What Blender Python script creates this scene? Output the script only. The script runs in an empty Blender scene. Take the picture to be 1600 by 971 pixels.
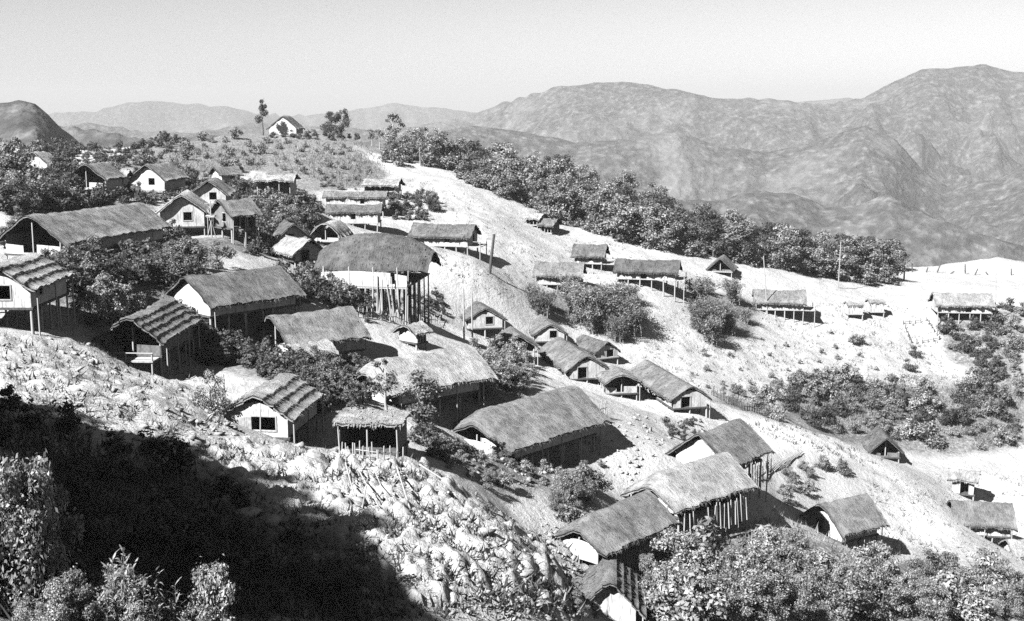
import bpy, bmesh, math, random
import numpy as np
from mathutils import Vector, Matrix, Quaternion
R = math.radians
random.seed(7)
rng = np.random.default_rng(11)
C = bpy.context.scene
col = C.collection

# ------------------------------------------------------------------ camera, sky, sun, exposure
F = 1931.0                 # focal length in photo pixels (1600 x 971)
PITCH = R(9.55)
cam = bpy.data.cameras.new('camera')
cam.sensor_width = 36.0
cam.lens = F * 36.0 / 1600.0
cam.clip_start = 0.5
cam.clip_end = 60000
camo = bpy.data.objects.new('camera', cam)
col.objects.link(camo)
camo.location = (0, 0, 0)
camo.rotation_euler = (math.pi / 2 - PITCH, 0, 0)
C.camera = camo

SUN_EL = R(43)
SUN_H = Vector((-0.735, -0.678)).normalized()
SUN = Vector((SUN_H.x * math.cos(SUN_EL), SUN_H.y * math.cos(SUN_EL), math.sin(SUN_EL)))

w = bpy.data.worlds.new('World')
C.world = w
w.use_nodes = True
nt = w.node_tree
nt.nodes.clear()
sky = nt.nodes.new('ShaderNodeTexSky')
sky.sky_type = 'NISHITA'
sky.sun_disc = False
sky.sun_elevation = SUN_EL
sky.sun_rotation = math.atan2(SUN.x, SUN.y)
sky.altitude = 0
sky.air_density = 2.5
sky.dust_density = 0.0
# panchromatic film behind a red filter: only the red part of the skylight, as a grey
sep = nt.nodes.new('ShaderNodeSeparateColor')
cmb = nt.nodes.new('ShaderNodeCombineColor')
bg = nt.nodes.new('ShaderNodeBackground')
out = nt.nodes.new('ShaderNodeOutputWorld')
bg.inputs['Strength'].default_value = 0.05
nt.links.new(sky.outputs[0], sep.inputs[0])
pw = nt.nodes.new('ShaderNodeMath')      # a contrasty plate: the dome falls off faster towards the zenith
pw.operation = 'POWER'
pw.inputs[1].default_value = 1.5
kk = nt.nodes.new('ShaderNodeMath')
kk.operation = 'MULTIPLY'
kk.inputs[1].default_value = 0.225
nt.links.new(sep.outputs[0], pw.inputs[0])
nt.links.new(pw.outputs[0], kk.inputs[0])
for k in range(3):
    nt.links.new(kk.outputs[0], cmb.inputs[k])
nt.links.new(cmb.outputs[0], bg.inputs['Color'])
nt.links.new(bg.outputs[0], out.inputs['Surface'])

sl = bpy.data.lights.new('sun', 'SUN')
sl.energy = 5.0
sl.angle = R(0.5)
sl.color = (1.0, 1.0, 1.0)
so = bpy.data.objects.new('sun', sl)
col.objects.link(so)
so.rotation_euler = (-SUN).to_track_quat('-Z', 'Y').to_euler()
so.location = (-60, -40, 80)

C.view_settings.view_transform = 'Standard'
C.view_settings.look = 'None'
C.view_settings.gamma = 1.0
C.view_settings.use_curve_mapping = False
C.view_settings.exposure = 1.3
C.render.engine = 'CYCLES'
C.cycles.max_bounces = 4
C.cycles.diffuse_bounces = 0
C.cycles.glossy_bounces = 1
C.cycles.transmission_bounces = 2
C.cycles.volume_bounces = 0
C.cycles.transparent_max_bounces = 8
C.cycles.use_denoising = False
C.cycles.sample_clamp_direct = 1.5
C.cycles.sample_clamp_indirect = 1.0

# ------------------------------------------------------------------ small helpers
def ray(px, py):
    u = (px - 800.0) / F
    v = (485.5 - py) / F
    d = np.array([u, math.cos(PITCH) + v * math.sin(PITCH), -math.sin(PITCH) + v * math.cos(PITCH)])
    return d / d[1]

def at(px, py, d):
    return ray(px, py) * d

def hash2(ix, iy, seed):
    n = (ix.astype(np.int64) * 374761393 + iy.astype(np.int64) * 668265263 + seed * 1442695041) & 0xFFFFFFFF
    n = ((n ^ (n >> 13)) * 1274126177) & 0xFFFFFFFF
    n = n ^ (n >> 16)
    return (n & 0xFFFFFF) / float(0xFFFFFF)

def vnoise(x, y, seed=0):
    x = np.asarray(x, float); y = np.asarray(y, float)
    ix = np.floor(x); iy = np.floor(y)
    fx = x - ix; fy = y - iy
    fx = fx * fx * fx * (fx * (fx * 6 - 15) + 10)
    fy = fy * fy * fy * (fy * (fy * 6 - 15) + 10)
    a = hash2(ix, iy, seed); b = hash2(ix + 1, iy, seed)
    c = hash2(ix, iy + 1, seed); d = hash2(ix + 1, iy + 1, seed)
    return (a * (1 - fx) + b * fx) * (1 - fy) + (c * (1 - fx) + d * fx) * fy

def fbm(x, y, seed=0, octv=4, lac=2.03, gain=0.5):
    s = 0; a = 1; t = 0
    for k in range(octv):
        s = s + a * (vnoise(x, y, seed + k) - 0.5) * 2
        t += a; a *= gain
        x = x * lac + 17.3; y = y * lac - 9.1
    return s / t

def ridged(x, y, seed=0, octv=5, gain=0.55):
    s = 0; a = 1; t = 0
    for k in range(octv):
        n = 1 - np.abs(vnoise(x, y, seed + k) * 2 - 1)
        s = s + a * n * n
        t += a; a *= gain
        x = x * 2.07 + 31.7; y = y * 2.07 + 11.9
    return s / t

def np_mesh(name, verts, faces, smooth=False):
    """faces: (n,3) or (n,4) int array, or a list of such arrays"""
    me = bpy.data.meshes.new(name)
    if not isinstance(faces, list):
        faces = [faces]
    faces = [np.asarray(f, np.int32) for f in faces if len(f)]
    verts = np.asarray(verts, np.float32)
    me.vertices.add(len(verts))
    me.vertices.foreach_set('co', verts.ravel())
    idx = np.concatenate([f.ravel() for f in faces])
    tot = np.concatenate([np.full(len(f), f.shape[1], np.int32) for f in faces])
    st = np.concatenate([[0], np.cumsum(tot)[:-1]]).astype(np.int32)
    me.loops.add(len(idx))
    me.loops.foreach_set('vertex_index', idx)
    me.polygons.add(len(tot))
    me.polygons.foreach_set('loop_start', st)
    me.polygons.foreach_set('loop_total', tot)
    if smooth:
        me.polygons.foreach_set('use_smooth', np.ones(len(tot), bool))
    me.update(calc_edges=True)
    return me

def link(name, me, mats=None, parent=None):
    o = bpy.data.objects.new(name, me)
    col.objects.link(o)
    if mats is not None and me is not None and not me.materials:
        for m in (mats if isinstance(mats, (list, tuple)) else [mats]):
            me.materials.append(m)
    if parent is not None:
        o.parent = parent
    return o

def tag(o, label=None, cat=None, group=None, kind=None):
    if label: o['label'] = label
    if cat: o['category'] = cat
    if group: o['group'] = group
    if kind: o['kind'] = kind
    return o

def empty(name, loc, rz=0.0, label=None, cat=None, group=None):
    o = bpy.data.objects.new(name, None)
    o.empty_display_size = 0.3
    col.objects.link(o)
    o.location = loc
    o.rotation_euler = (0, 0, rz)
    tag(o, label, cat, group)
    return o

# ------------------------------------------------------------------ materials (the print is black and white: greys)
def g(v):
    return (v, v, v, 1)

class Mat:
    def __init__(self, name, rough=0.9, spec=0.1):
        self.m = bpy.data.materials.new(name)
        self.m.use_nodes = True
        self.t = self.m.node_tree
        self.n = self.t.nodes
        self.bsdf = self.n['Principled BSDF']
        self.bsdf.inputs['Roughness'].default_value = rough
        self.bsdf.inputs['Specular IOR Level'].default_value = spec
        self.tc = self.n.new('ShaderNodeTexCoord')
    def L(self, a, b):
        self.t.links.new(a, b)
    def coords(self, scale=(1, 1, 1), kind='Object', rot=(0, 0, 0)):
        mp = self.n.new('ShaderNodeMapping')
        mp.inputs['Scale'].default_value = scale
        mp.inputs['Rotation'].default_value = rot
        self.L(self.tc.outputs[kind], mp.inputs[0])
        return mp.outputs[0]
    def noise(self, scale, vec, detail=4, rough=0.6, dist=0.0):
        n = self.n.new('ShaderNodeTexNoise')
        n.inputs['Scale'].default_value = scale
        n.inputs['Detail'].default_value = detail
        n.inputs['Roughness'].default_value = rough
        n.inputs['Distortion'].default_value = dist
        self.L(vec, n.inputs['Vector'])
        return n.outputs['Fac']
    def ramp(self, fac, stops):
        r = self.n.new('ShaderNodeValToRGB')
        e = r.color_ramp.elements
        e[0].position, e[0].color = stops[0][0], g(stops[0][1])
        e[1].position, e[1].color = stops[-1][0], g(stops[-1][1])
        for p, v in stops[1:-1]:
            x = e.new(p); x.color = g(v)
        self.L(fac, r.inputs[0])
        return r.outputs[0]
    def mix(self, fac, a, b, mode='MIX'):
        m = self.n.new('ShaderNodeMix')
        m.data_type = 'RGBA'
        m.blend_type = mode
        for s, v in ((m.inputs[0], fac), (m.inputs[6], a), (m.inputs[7], b)):
            if isinstance(v, (int, float)):
                s.default_value = v if s == m.inputs[0] else g(v)
            else:
                self.L(v, s)
        return m.outputs[2]
    def math(self, op, a, b):
        m = self.n.new('ShaderNodeMath')
        m.operation = op
        for s, v in ((m.inputs[0], a), (m.inputs[1], b)):
            if isinstance(v, (int, float)): s.default_value = v
            else: self.L(v, s)
        return m.outputs[0]
    def attr(self, name):
        a = self.n.new('ShaderNodeAttribute')
        a.attribute_name = name
        return a.outputs['Fac']
    def objrand(self):
        return self.n.new('ShaderNodeObjectInfo').outputs['Random']
    def color(self, c):
        self.L(c, self.bsdf.inputs['Base Color'])
    def bump(self, h, strength=0.5, dist=0.1):
        b = self.n.new('ShaderNodeBump')
        b.inputs['Strength'].default_value = strength
        b.inputs['Distance'].default_value = dist
        self.L(h, b.inputs['Height'])
        self.L(b.outputs[0], self.bsdf.inputs['Normal'])

def mk_thatch(name, lo, hi):
    M = Mat(name, 0.95, 0.05)
    v = M.coords((2.2, 2.2, 2.2))
    st = M.coords((9.0, 0.9, 2.0))          # straw streaks run down the slope (local y)
    a = M.noise(1.0, st, 6, 0.75)
    b = M.noise(0.5, v, 4, 0.6)
    c = M.noise(6.0, v, 4, 0.75)
    dpat = M.noise(0.22, v, 3, 0.6, 0.5)
    s = M.math('ADD', M.math('MULTIPLY', a, 0.55), M.math('MULTIPLY', b, 0.45))
    cc = M.ramp(s, [(0.34, lo * 0.6), (0.5, (lo + hi) / 2), (0.64, hi * 1.15)])
    cc = M.mix(M.ramp(c, [(0.5, 0.0), (0.68, 0.75)]), cc, (lo * 0.5), 'MIX')
    cc = M.mix(M.ramp(dpat, [(0.5, 0.0), (0.62, 0.5)]), cc, hi * 1.25)
    r = M.math('ADD', M.math('MULTIPLY', M.objrand(), 0.5), 0.75)
    M.color(M.mix(1.0, cc, M.ramp(r, [(0.0, 0.0), (1.0, 1.0)]), 'MULTIPLY'))
    M.bump(M.math('ADD', a, M.math('MULTIPLY', c, 0.6)), 1.0, 0.25)
    return M.m
THATCH = [mk_thatch('thatch_dark', 0.10, 0.24), mk_thatch('thatch_grey', 0.15, 0.33), mk_thatch('thatch_pale', 0.30, 0.55)]

def mk_wall(name, lo, hi):
    M = Mat(name, 0.85, 0.1)
    v = M.coords((1, 1, 1))
    wv = M.n.new('ShaderNodeTexChecker')
    wv.inputs['Scale'].default_value = 5.0
    wv.inputs['Color1'].default_value = g(hi)
    wv.inputs['Color2'].default_value = g(hi * 0.82)
    M.L(v, wv.inputs['Vector'])
    n = M.noise(1.2, v, 4, 0.65)
    n2 = M.noise(7, M.coords((1, 1, 0.12)), 3, 0.6)
    c = M.mix(M.ramp(n, [(0.4, 0.0), (0.68, 0.9)]), wv.outputs[0], lo)
    c = M.mix(M.ramp(n2, [(0.52, 0.0), (0.66, 0.75)]), c, lo * 0.55)
    M.color(c)
    M.bump(n2, 0.5, 0.04)
    return M.m
WALL = mk_wall('woven_bamboo', 0.42, 0.72)
WALL_DARK = mk_wall('dark_boards', 0.12, 0.26)  # dark board walls, also standing for shade inside the low shed

def mk_wood(name, lo, hi):
    M = Mat(name, 0.85, 0.15)
    v = M.coords((6, 6, 0.7))
    n = M.noise(1.5, v, 4, 0.6)
    c = M.ramp(n, [(0.3, lo), (0.7, hi)])
    M.color(c)
    M.bump(n, 0.4, 0.02)
    return M.m
POST = mk_wood('bamboo_pole', 0.28, 0.55)
TIMBER = mk_wood('dark_timber', 0.05, 0.14)
BARK = mk_wood('bark', 0.05, 0.16)
PALEBARK = mk_wood('pale_dead_wood', 0.30, 0.5)

def mk_leaf(name, lo, hi, trans=0.25, spec=0.3):
    M = Mat(name, 0.6, spec)
    v = M.coords((1, 1, 1))
    n = M.noise(1.1, v, 3, 0.6)
    n2 = M.attr('tone')
    f = M.math('ADD', M.math('MULTIPLY', n, 0.5), M.math('MULTIPLY', n2, 0.5))
    c = M.ramp(f, [(0.2, lo), (0.5, (lo + hi) * 0.5), (0.8, hi)])
    r = M.math('ADD', M.math('MULTIPLY', M.objrand(), 0.5), 0.62)
    c = M.mix(1.0, c, M.ramp(r, [(0, 0), (1, 1)]), 'MULTIPLY')
    M.color(c)
    tr = M.n.new('ShaderNodeBsdfTranslucent')
    M.L(c, tr.inputs['Color'])
    mx = M.n.new('ShaderNodeMixShader')
    mx.inputs[0].default_value = trans
    M.L(M.bsdf.outputs[0], mx.inputs[1])
    M.L(tr.outputs[0], mx.inputs[2])
    M.L(mx.outputs[0], M.n['Material Output'].inputs['Surface'])
    return M.m
LEAF = mk_leaf('leaf_mid', 0.04, 0.48)
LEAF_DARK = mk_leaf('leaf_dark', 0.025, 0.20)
LEAF_PALE = mk_leaf('leaf_pale', 0.10, 0.62)
STRAW = mk_leaf('dry_straw', 0.22, 0.45, 0.2, 0.1)

def mk_rock():
    M = Mat('rock', 0.9, 0.1)
    v = M.coords((1, 1, 1))
    n = M.noise(1.3, v, 5, 0.65)
    n2 = M.noise(7, v, 4, 0.6)
    c = M.ramp(n, [(0.3, 0.24), (0.6, 0.42), (0.8, 0.5)])
    c = M.mix(M.ramp(n2, [(0.55, 0.0), (0.75, 0.6)]), c, 0.16)
    M.color(c)
    M.bump(n2, 0.6, 0.1)
    return M.m
ROCK = mk_rock()

def mk_ground():
    M = Mat('dry_earth', 0.95, 0.05)
    v = M.coords((1, 1, 1))
    big = M.noise(0.045, v, 4, 0.6)
    mid = M.noise(0.45, v, 5, 0.7)
    fine = M.noise(2.2, v, 5, 0.75)
    pale = M.ramp(mid, [(0.3, 0.37), (0.5, 0.46), (0.7, 0.52)])
    spots = M.ramp(fine, [(0.54, 0.0), (0.70, 0.6)])
    base = M.mix(spots, pale, 0.22)
    base = M.mix(M.ramp(big, [(0.5, 0.0), (0.75, 0.3)]), base, 0.32)
    scrub = M.ramp(fine, [(0.3, 0.08), (0.5, 0.20), (0.66, 0.42)])  # scrub tone, also used to darken ground where shade falls
    vg = M.math('ADD', M.attr('veg_shade'), M.math('MULTIPLY', M.math('SUBTRACT', mid, 0.5), 0.9))
    c = M.mix(M.ramp(vg, [(0.3, 0.0), (0.62, 1.0)]), base, scrub)
    c = M.mix(M.ramp(M.attr('path'), [(0.3, 0.0), (0.8, 0.9)]), c, M.ramp(fine, [(0.3, 0.56), (0.7, 0.64)]))
    M.color(c)
    M.bump(M.math('ADD', fine, M.math('MULTIPLY', mid, 1.5)), 0.7, 0.35)
    return M.m
GROUND = mk_ground()

def mk_mountain():
    M = Mat('wooded_mountain', 0.95, 0.0)
    v = M.coords((1, 1, 1))
    big = M.noise(0.0026, v, 7, 0.66, 0.5)
    mid = M.noise(0.012, v, 5, 0.7)
    fine = M.noise(0.05, v, 4, 0.7)
    vor = M.n.new('ShaderNodeTexVoronoi')
    vor.inputs['Scale'].default_value = 0.09
    M.L(v, vor.inputs['Vector'])
    c = M.ramp(fine, [(0.32, 0.035), (0.5, 0.10), (0.66, 0.22)])
    c = M.mix(M.ramp(vor.outputs['Distance'], [(0.1, 0.0), (0.8, 0.7)]), c, 0.045)
    dry = M.ramp(mid, [(0.3, 0.12), (0.7, 0.32)])
    f = M.math('ADD', M.math('MULTIPLY', big, 0.7), M.math('MULTIPLY', mid, 0.3))
    c = M.mix(M.ramp(f, [(0.48, 0.0), (0.62, 0.42)]), c, dry)
    M.color(c)
    M.bump(M.math('ADD', fine, M.math('ADD', M.math('MULTIPLY', mid, 1.5), M.math('MULTIPLY', vor.outputs['Distance'], -0.5))), 0.8, 5.0)
    return M.m
MOUNTAIN = mk_mountain()

# ------------------------------------------------------------------ the houses: ridge ends A (near or left) and B, in photo pixels, with forward distance
HOUSES = []
def H(name, label, A, B, d1, d2, W, rise, wall, stilt, **o):
    HOUSES.append(dict(name=name, label=label, A=A, B=B, d1=d1, d2=d2, W=W, rise=rise, wall=wall, stilt=stilt, **o))

TH = 'thatched_house'
# upper left
H(TH, 'long grey thatched house with pale patched eave and deep black shade below its roof', (48, 335), (213, 315), 115, 130, 6.2, 1.9, 1.9, 1.6, tone=1, front='open', oe=1.0, p=1.15)
H(TH, 'house on tall stilts cut by the left edge, roof banded with pale strips', (-12, 412), (48, 394), 88, None, 5.2, 1.5, 1.7, 2.3, tone=2, steps=4, front='window', right='window', oe=.7)
H(TH, 'low dark thatched roof between the round hedge and the dark bushes', (295, 430), (428, 415), 108, None, 6.4, 1.8, 1.5, .6, tone=0, oe=1.0, p=1.2)
H(TH, 'open fronted gable house with banded roof and railed platform above the dry slope', (205, 492), (259, 467), 94, None, 4.3, 1.5, 1.7, 1.2, tone=1, steps=5, front='open', oe=.75, og=1.0, porch=1.6, wallmat=0)
H(TH, 'thatched house with a pale porch roof on its front corner and a tall posted side', (428, 491), (540, 478), 108, None, 5.6, 1.8, 1.8, 1.2, tone=1, front='open', oe=.9, leanto=1, p=1.2)
H(TH, 'pale thatched house with a rounded porch hood and bushes along its eave', (588, 560), (715, 540), 100, None, 6.0, 1.8, 1.6, .7, tone=2, front='open', oe=.8, og=1.3, p=1.3, hood=1)
H(TH, 'white house with dark bands along its pale roof and a black gable window', (398, 616), (447, 583), 80, None, 4.4, 1.3, 1.6, 1.1, tone=2, steps=4, front='bigwindow', right='window', oe=.6, og=.3, p=1.1)
H(TH, 'broad thatched house with a pale hooded left end, standing over weedy bank', (757, 637), (882, 604), 100, None, 6.8, 2.0, 1.7, .8, tone=1, front='door', oe=1.0, og=1.3, p=1.25, hood=1, patch=1)
# middle
H('hall', 'great hump roofed thatched hall on tall posts, largest building in the village', (545, 364), (635, 363), 138, 137, 9.0, 2.9, 2.2, 3.9, tone=0, p=1.55, hip=.55, hiplen=5.0, ext=2.6, oe=1.2, postgap=1.2, front='none', back='none')
H(TH, 'long white walled house with grey roof alone at the left of the bare slope', (652, 348), (738, 350), 185, 183, 5.6, 1.5, 1.5, .9, tone=0, right='slit', back='door', bporch=2.0)
H(TH, 'upper of the two long houses stacked on the hill above the great hall', (512, 298), (600, 299), 200, 200, 4.2, .8, 1.6, .8, tone=1, oe=.3, right='slit')
H(TH, 'lower of the two long houses stacked on the hill above the great hall', (516, 318), (592, 320), 187, 187, 4.4, 1.0, 1.6, .8, tone=0, oe=.3, right='slit')
H('shelter', 'open black fronted shelter with flat white roof below the hilltop bank', (406, 273), (458, 271), 190, 190, 5.0, .7, 2.4, 1.2, tone=2, right='open', front='wall')
H(TH, 'white gable house with a black doorway beside the pale flag pole', (283, 303), (292, 296), 150, 157, 5.2, 1.9, 2.1, 1.2, tone=2, front='window', oe=.6, og=.6)
H(TH, 'small lit gable house tucked behind the pole and its dark neighbour', (325, 281), (336, 277), 170, 177, 4.6, 1.6, 1.7, 1.0, tone=1, front='window')
H(TH, 'white gabled house with a small square window at the upper left among trees', (229, 257), (262, 252), 180, 186, 5.4, 1.9, 1.8, 1.0, tone=1, front='window')
H(TH, 'wide dark gabled house with a pale corner post among the upper left trees', (133, 254), (160, 253), 170, 175, 5.6, 1.8, 1.7, 1.0, tone=1, front='open')
H('hut', 'pale house end half hidden in the trees at the far upper left', (52, 236), (68, 236), 200, 203, 4.5, 1.6, 1.6, .8, tone=2, front='wall')
H(TH, 'white gable house with a thick dark roof edge on the very top of the hill', (441, 181), (452, 180), 290, 296, 6.4, 2.6, 1.8, .4, tone=0, front='wall', oe=.5, og=.1)
H('hut', 'small hut with pale roof slope and white gable just left of the great hall', (482, 369), (450, 371), 148, 152, 3.8, 1.3, 1.3, .6, tone=2, front='door', oe=.8)
H('hut', 'little round backed hut with pale arched roof behind the great hall', (508, 347), (524, 346), 168, 173, 3.6, 1.5, .9, .4, tone=2, p=2.0, front='open')
H('hut', 'low lean roof dug in at the foot of the straight hillside track', (574, 281), (622, 278), 215, 214, 3.6, .8, 1.2, .3, tone=2, right='open')
H('hut', 'tiny dark box hut beside the street in front of the great hall', (637, 506), (652, 505), 118, 119, 2.4, .6, 1.1, .5, tone=2, right='open', oe=.3)
H(TH, 'black sided house standing right of the pale flag pole, roof edge catching the sun', (346, 309), (384, 311), 150, 152, 5.0, 1.4, 2.0, 1.2, tone=1, front='window', right='open', wallmat=0, oe=.8)
H('hut', 'tiny pale hut between the two gabled houses at the upper left', (184, 266), (197, 266), 176, 176, 2.8, .7, 1.5, .5, tone=2, front='wall', oe=.2)
H('hut', 'dark roofed little hut behind the pale sloped hut left of the great hall', (458, 347), (446, 345), 160, 164, 3.6, 1.4, 1.2, .5, tone=0, front='door', oe=.6)
H('hut', 'low thatched hut on the terrace left of the white roofed shelter', (338, 262), (366, 258), 205, 207, 3.8, 1.1, 1.2, .4, tone=1, right='slit', oe=.4)
# long houses on the bare slope
H(TH, 'long white walled house at the foot of the bare slope, above the bamboo thicket', (842, 407), (908, 410), 188, 187, 5.4, 1.6, 1.5, .9, tone=1, right='slit')
H(TH, 'smaller verandah house directly above the other two slope houses, on the ridge line', (902, 381), (944, 381), 203, 202, 5.0, 1.5, 1.4, .9, tone=0, right='slit', bporch=2.2, back='door')
H(TH, 'longest low house on the ridge line with a white wall broken by one dark gap', (968, 404), (1058, 406), 196, 194, 5.4, 1.5, 1.3, .9, tone=0, right='door', bporch=1.5)
H(TH, 'long house on short stilts atop the white clearing, right of the arching bamboo', (1182, 452), (1254, 453), 208, 207, 5.4, 1.6, 1.4, 1.0, tone=1, right='slit', bporch=2.0)
H('granary', 'tiny white granary box on stilts, left one of the pair on the clearing', (1323, 471), (1346, 471), 211, 211, 2.4, .5, 1.5, .6, tone=2, oe=.12, og=.15, front='wall')
H('granary', 'tiny white granary box on stilts, right one of the pair on the clearing', (1357, 468), (1379, 468), 214, 214, 2.4, .5, 1.5, .6, tone=2, oe=.12, og=.15, front='wall')
H(TH, 'pale roofed long house half sunk in scrub below the far stump clearing', (1462, 456), (1545, 458), 213, 212, 5.2, 1.6, 1.5, .8, tone=2, right='door')
# along the street
H(TH, 'small white gable house with one dark window beside the tall paired poles', (758, 479), (744, 472), 160, 166, 4.6, 1.3, 1.4, .5, tone=1, front='window', oe=.5, og=.2)
H(TH, 'small white gable house half behind the open black fronted house on the street', (859, 502), (846, 496), 164, 171, 4.0, 1.2, 1.2, 0.3, tone=1, front='window', oe=.5, og=.2)
H(TH, 'black open fronted gable house, first on the lower street', (809, 520), (799, 513), 144, 149, 4.0, 1.3, 1.5, 0.5, tone=1, front='open', oe=.6)
H(TH, 'large street house with long roof running back from its white gable and dark door', (918, 556), (853, 527), 142, None, 4.4, 1.3, 1.4, 0.3, yawdeg=104, tone=1, front='door', oe=.7, og=.2, p=1.15)
H(TH, 'small white gable behind the long street roofs, level with the thicket', (949, 534), (912, 522), 166, None, 3.4, 1.1, 1.1, 0.2, tone=0, front='door', oe=.5, og=.15)
H(TH, 'long roofed house at the end of the row with a white gable and dark doorway', (1079, 603), (988, 564), 136, None, 4.0, 1.2, 1.3, 0.3, yawdeg=104, tone=1, front='door', oe=.6, og=.2, p=1.15)
H('shelter', 'open black verandah between the two long street houses, on pale corner posts', (972, 582), (958, 575), 139, 143, 3.6, 0.7, 1.6, 0.3, tone=2, front='open', left='open', oe=.5)
# lower right
H(TH, 'thatched house with arched black side and pale posts, behind the white picket house', (1096, 676), (1152, 654), 106, None, 5.1, 1.8, 1.6, 1.1, tone=1, oe=1.0, right='pickets', p=1.15, front='wall')
H(TH, 'pale thatched house with a row of white pickets under its front eave', (1026, 736), (1125, 708), 98, None, 5.0, 1.7, 1.6, 1.2, tone=2, oe=.9, og=.9, right='pickets', front='wall', hood=1, p=1.1)
H(TH, 'thatched house with ragged eaves directly below the white picket house', (918, 803), (998, 771), 84, None, 4.0, 1.4, 1.3, 0.6, tone=1, oe=.8, og=1.2, front='wall', hood=1, p=1.15)
H(TH, 'steep roofed house at the bottom edge with a white gable facing front', (953, 902), (953, 858), 78, None, 3.5, 1.8, 1.5, 0.4, tone=1, steps=5, oe=.7, og=.5, front='wall', right='window')
H(TH, 'house with a white gable and dark roof patch at the bare yard edge', (1290, 784), (1345, 772), 116, None, 4.7, 1.7, 1.7, 1.3, tone=1, front='door', oe=.9, og=.7, p=1.15)
H(TH, 'side on thatched house on short stilts inside the lower bare yard', (1492, 781), (1574, 784), 140, 139, 5.4, 1.7, 1.6, .8, tone=1, oe=.7, right='wall')
H('hut', 'small pale hut with black right end and thin door, by the scrub at the right', (1490, 732), (1524, 735), 154, 153, 3.2, .8, 2.0, .5, tone=2, right='door', oe=.4)
H('hut', 'pale hut cut off by the right edge below the side on house', (1580, 842), (1625, 842), 130, 130, 3.4, 1.0, 1.2, .6, tone=2, oe=.5)
H('hut', 'dark open gable hut half buried in the scrub above the bare yard', (1385, 678), (1372, 672), 160, 165, 3.6, 1.6, 1.2, .3, tone=0, front='open', wallmat=0)
H('shelter', 'low shed with walls darkened for shade and a picket front below the stilted white house', (538, 647), (628, 651), 81, 80.5, 3.0, .12, 2.0, .8, tone=2, right='pickets', oe=.3, og=.3, wallmat=0)  # walls painted dark to stand for the black shade inside
H('hut', 'ruined lean hut under pale rocks at the crest of the bare slope', (828, 331), (846, 335), 226, 225, 3.4, .7, 1.3, .2, tone=2, right='open')
H('hut', 'dark shelter hut in the wood edge just right of the ruined lean hut', (852, 340), (868, 344), 224, 223, 3.2, .8, 1.6, .2, tone=1, right='open', wallmat=0)
H('hut', 'low dark tent shaped hut at the right end of the ridge line houses', (1126, 401), (1130, 400), 216, 221, 4.0, 1.7, .7, .2, tone=0, front='open', wallmat=0)

for h in HOUSES:
    A = at(*h['A'], h['d1'])
    rb = ray(*h['B'])
    if h['d2'] is None:
        B = rb * (A[2] / rb[2])
    else:
        B = rb * h['d2']
    z = (A[2] + B[2]) / 2
    h['zr'] = z
    h['c'] = (A[:2] + B[:2]) / 2
    v = B[:2] - A[:2]
    h['Lr'] = float(np.hypot(*v))
    h['yaw'] = math.atan2(v[1], v[0])
    if 'yawdeg' in h:
        h['yaw'] = R(h['yawdeg'])
        h['c'] = A[:2] + np.array([math.cos(h['yaw']), math.sin(h['yaw'])]) * h['Lr'] / 2
    h['gz'] = z - (h['rise'] + h['wall'] + h['stilt'])

# ------------------------------------------------------------------ terrain: control points (photo px, py, forward distance) fitted by a thin plate
CP = [
 (0,971,35),(300,971,37.5),(130,960,34.5),(40,965,33),(600,971,44),(850,971,50),(500,800,58),(700,800,62),(0,800,48),(200,800,52),(0,640,62),(0,560,78),
 (0,512,88),(110,512,92),(200,600,75),(330,640,75),(300,700,66),(640,715,72),(760,790,68),(860,862,60),(882,930,55),
 (780,790,84),(850,815,85),(820,770,89),(720,735,83),(890,745,96),(1000,705,106),(700,525,132),(860,588,138),(1000,632,138),(1130,657,138),(420,692,74),(600,720,74),
 (1250,692,138),(1400,730,146),(1450,765,142),(1400,835,126),(1590,865,130),(1300,905,98),(1500,905,110),(1100,905,84),(950,971,74),
 (1100,971,77),(1300,971,88),(1600,971,97),(1200,640,162),(1400,640,176),(1590,640,182),(1300,560,192),(1150,560,180),
 (1500,560,202),(1590,500,213),(1100,500,190),(1020,480,186),(960,520,176),(850,480,176),(740,420,170),(760,345,205),
 (660,265,252),(640,305,220),(720,300,232),(880,362,225),(1000,392,222),(1130,414,224),(1300,445,226),(1400,458,228),(1550,448,236),
 (1500,424,268),(1590,432,262),(1720,440,262),(1700,475,214),(1450,418,272),(1560,416,290),(1380,425,262),(440,214,288),(440,227,272),(500,224,270),(380,225,268),(300,226,262),(440,236,256),(350,236,254),(540,236,262),(350,216,280),(540,216,285),(250,217,265),(210,245,235),(400,252,240),(500,252,238),
 (560,254,245),(300,240,240),(620,274,240),(100,285,190),(0,265,200),(0,340,150),(0,245,235),(150,445,103),(250,425,115),(400,395,150),
 (330,373,145),(450,425,140),(560,475,124),(620,505,128),(500,605,95),(450,565,100),(640,645,95),(380,350,165),(450,320,178),
 (620,245,290),(720,262,292),(830,290,292),(1000,335,285),(1250,398,285),(1400,432,290),
]
ctrl = [list(at(*c)) for c in CP]
for h in HOUSES:
    ctrl.append([h['c'][0], h['c'][1], h['gz']])
    if h['Lr'] > 7 and h['d1'] < 160:
        for e_ in (-.5, .5):
            ctrl.append([h['c'][0] + math.cos(h['yaw']) * h['Lr'] * e_, h['c'][1] + math.sin(h['yaw']) * h['Lr'] * e_, h['gz'] + .3 * e_])
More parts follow.
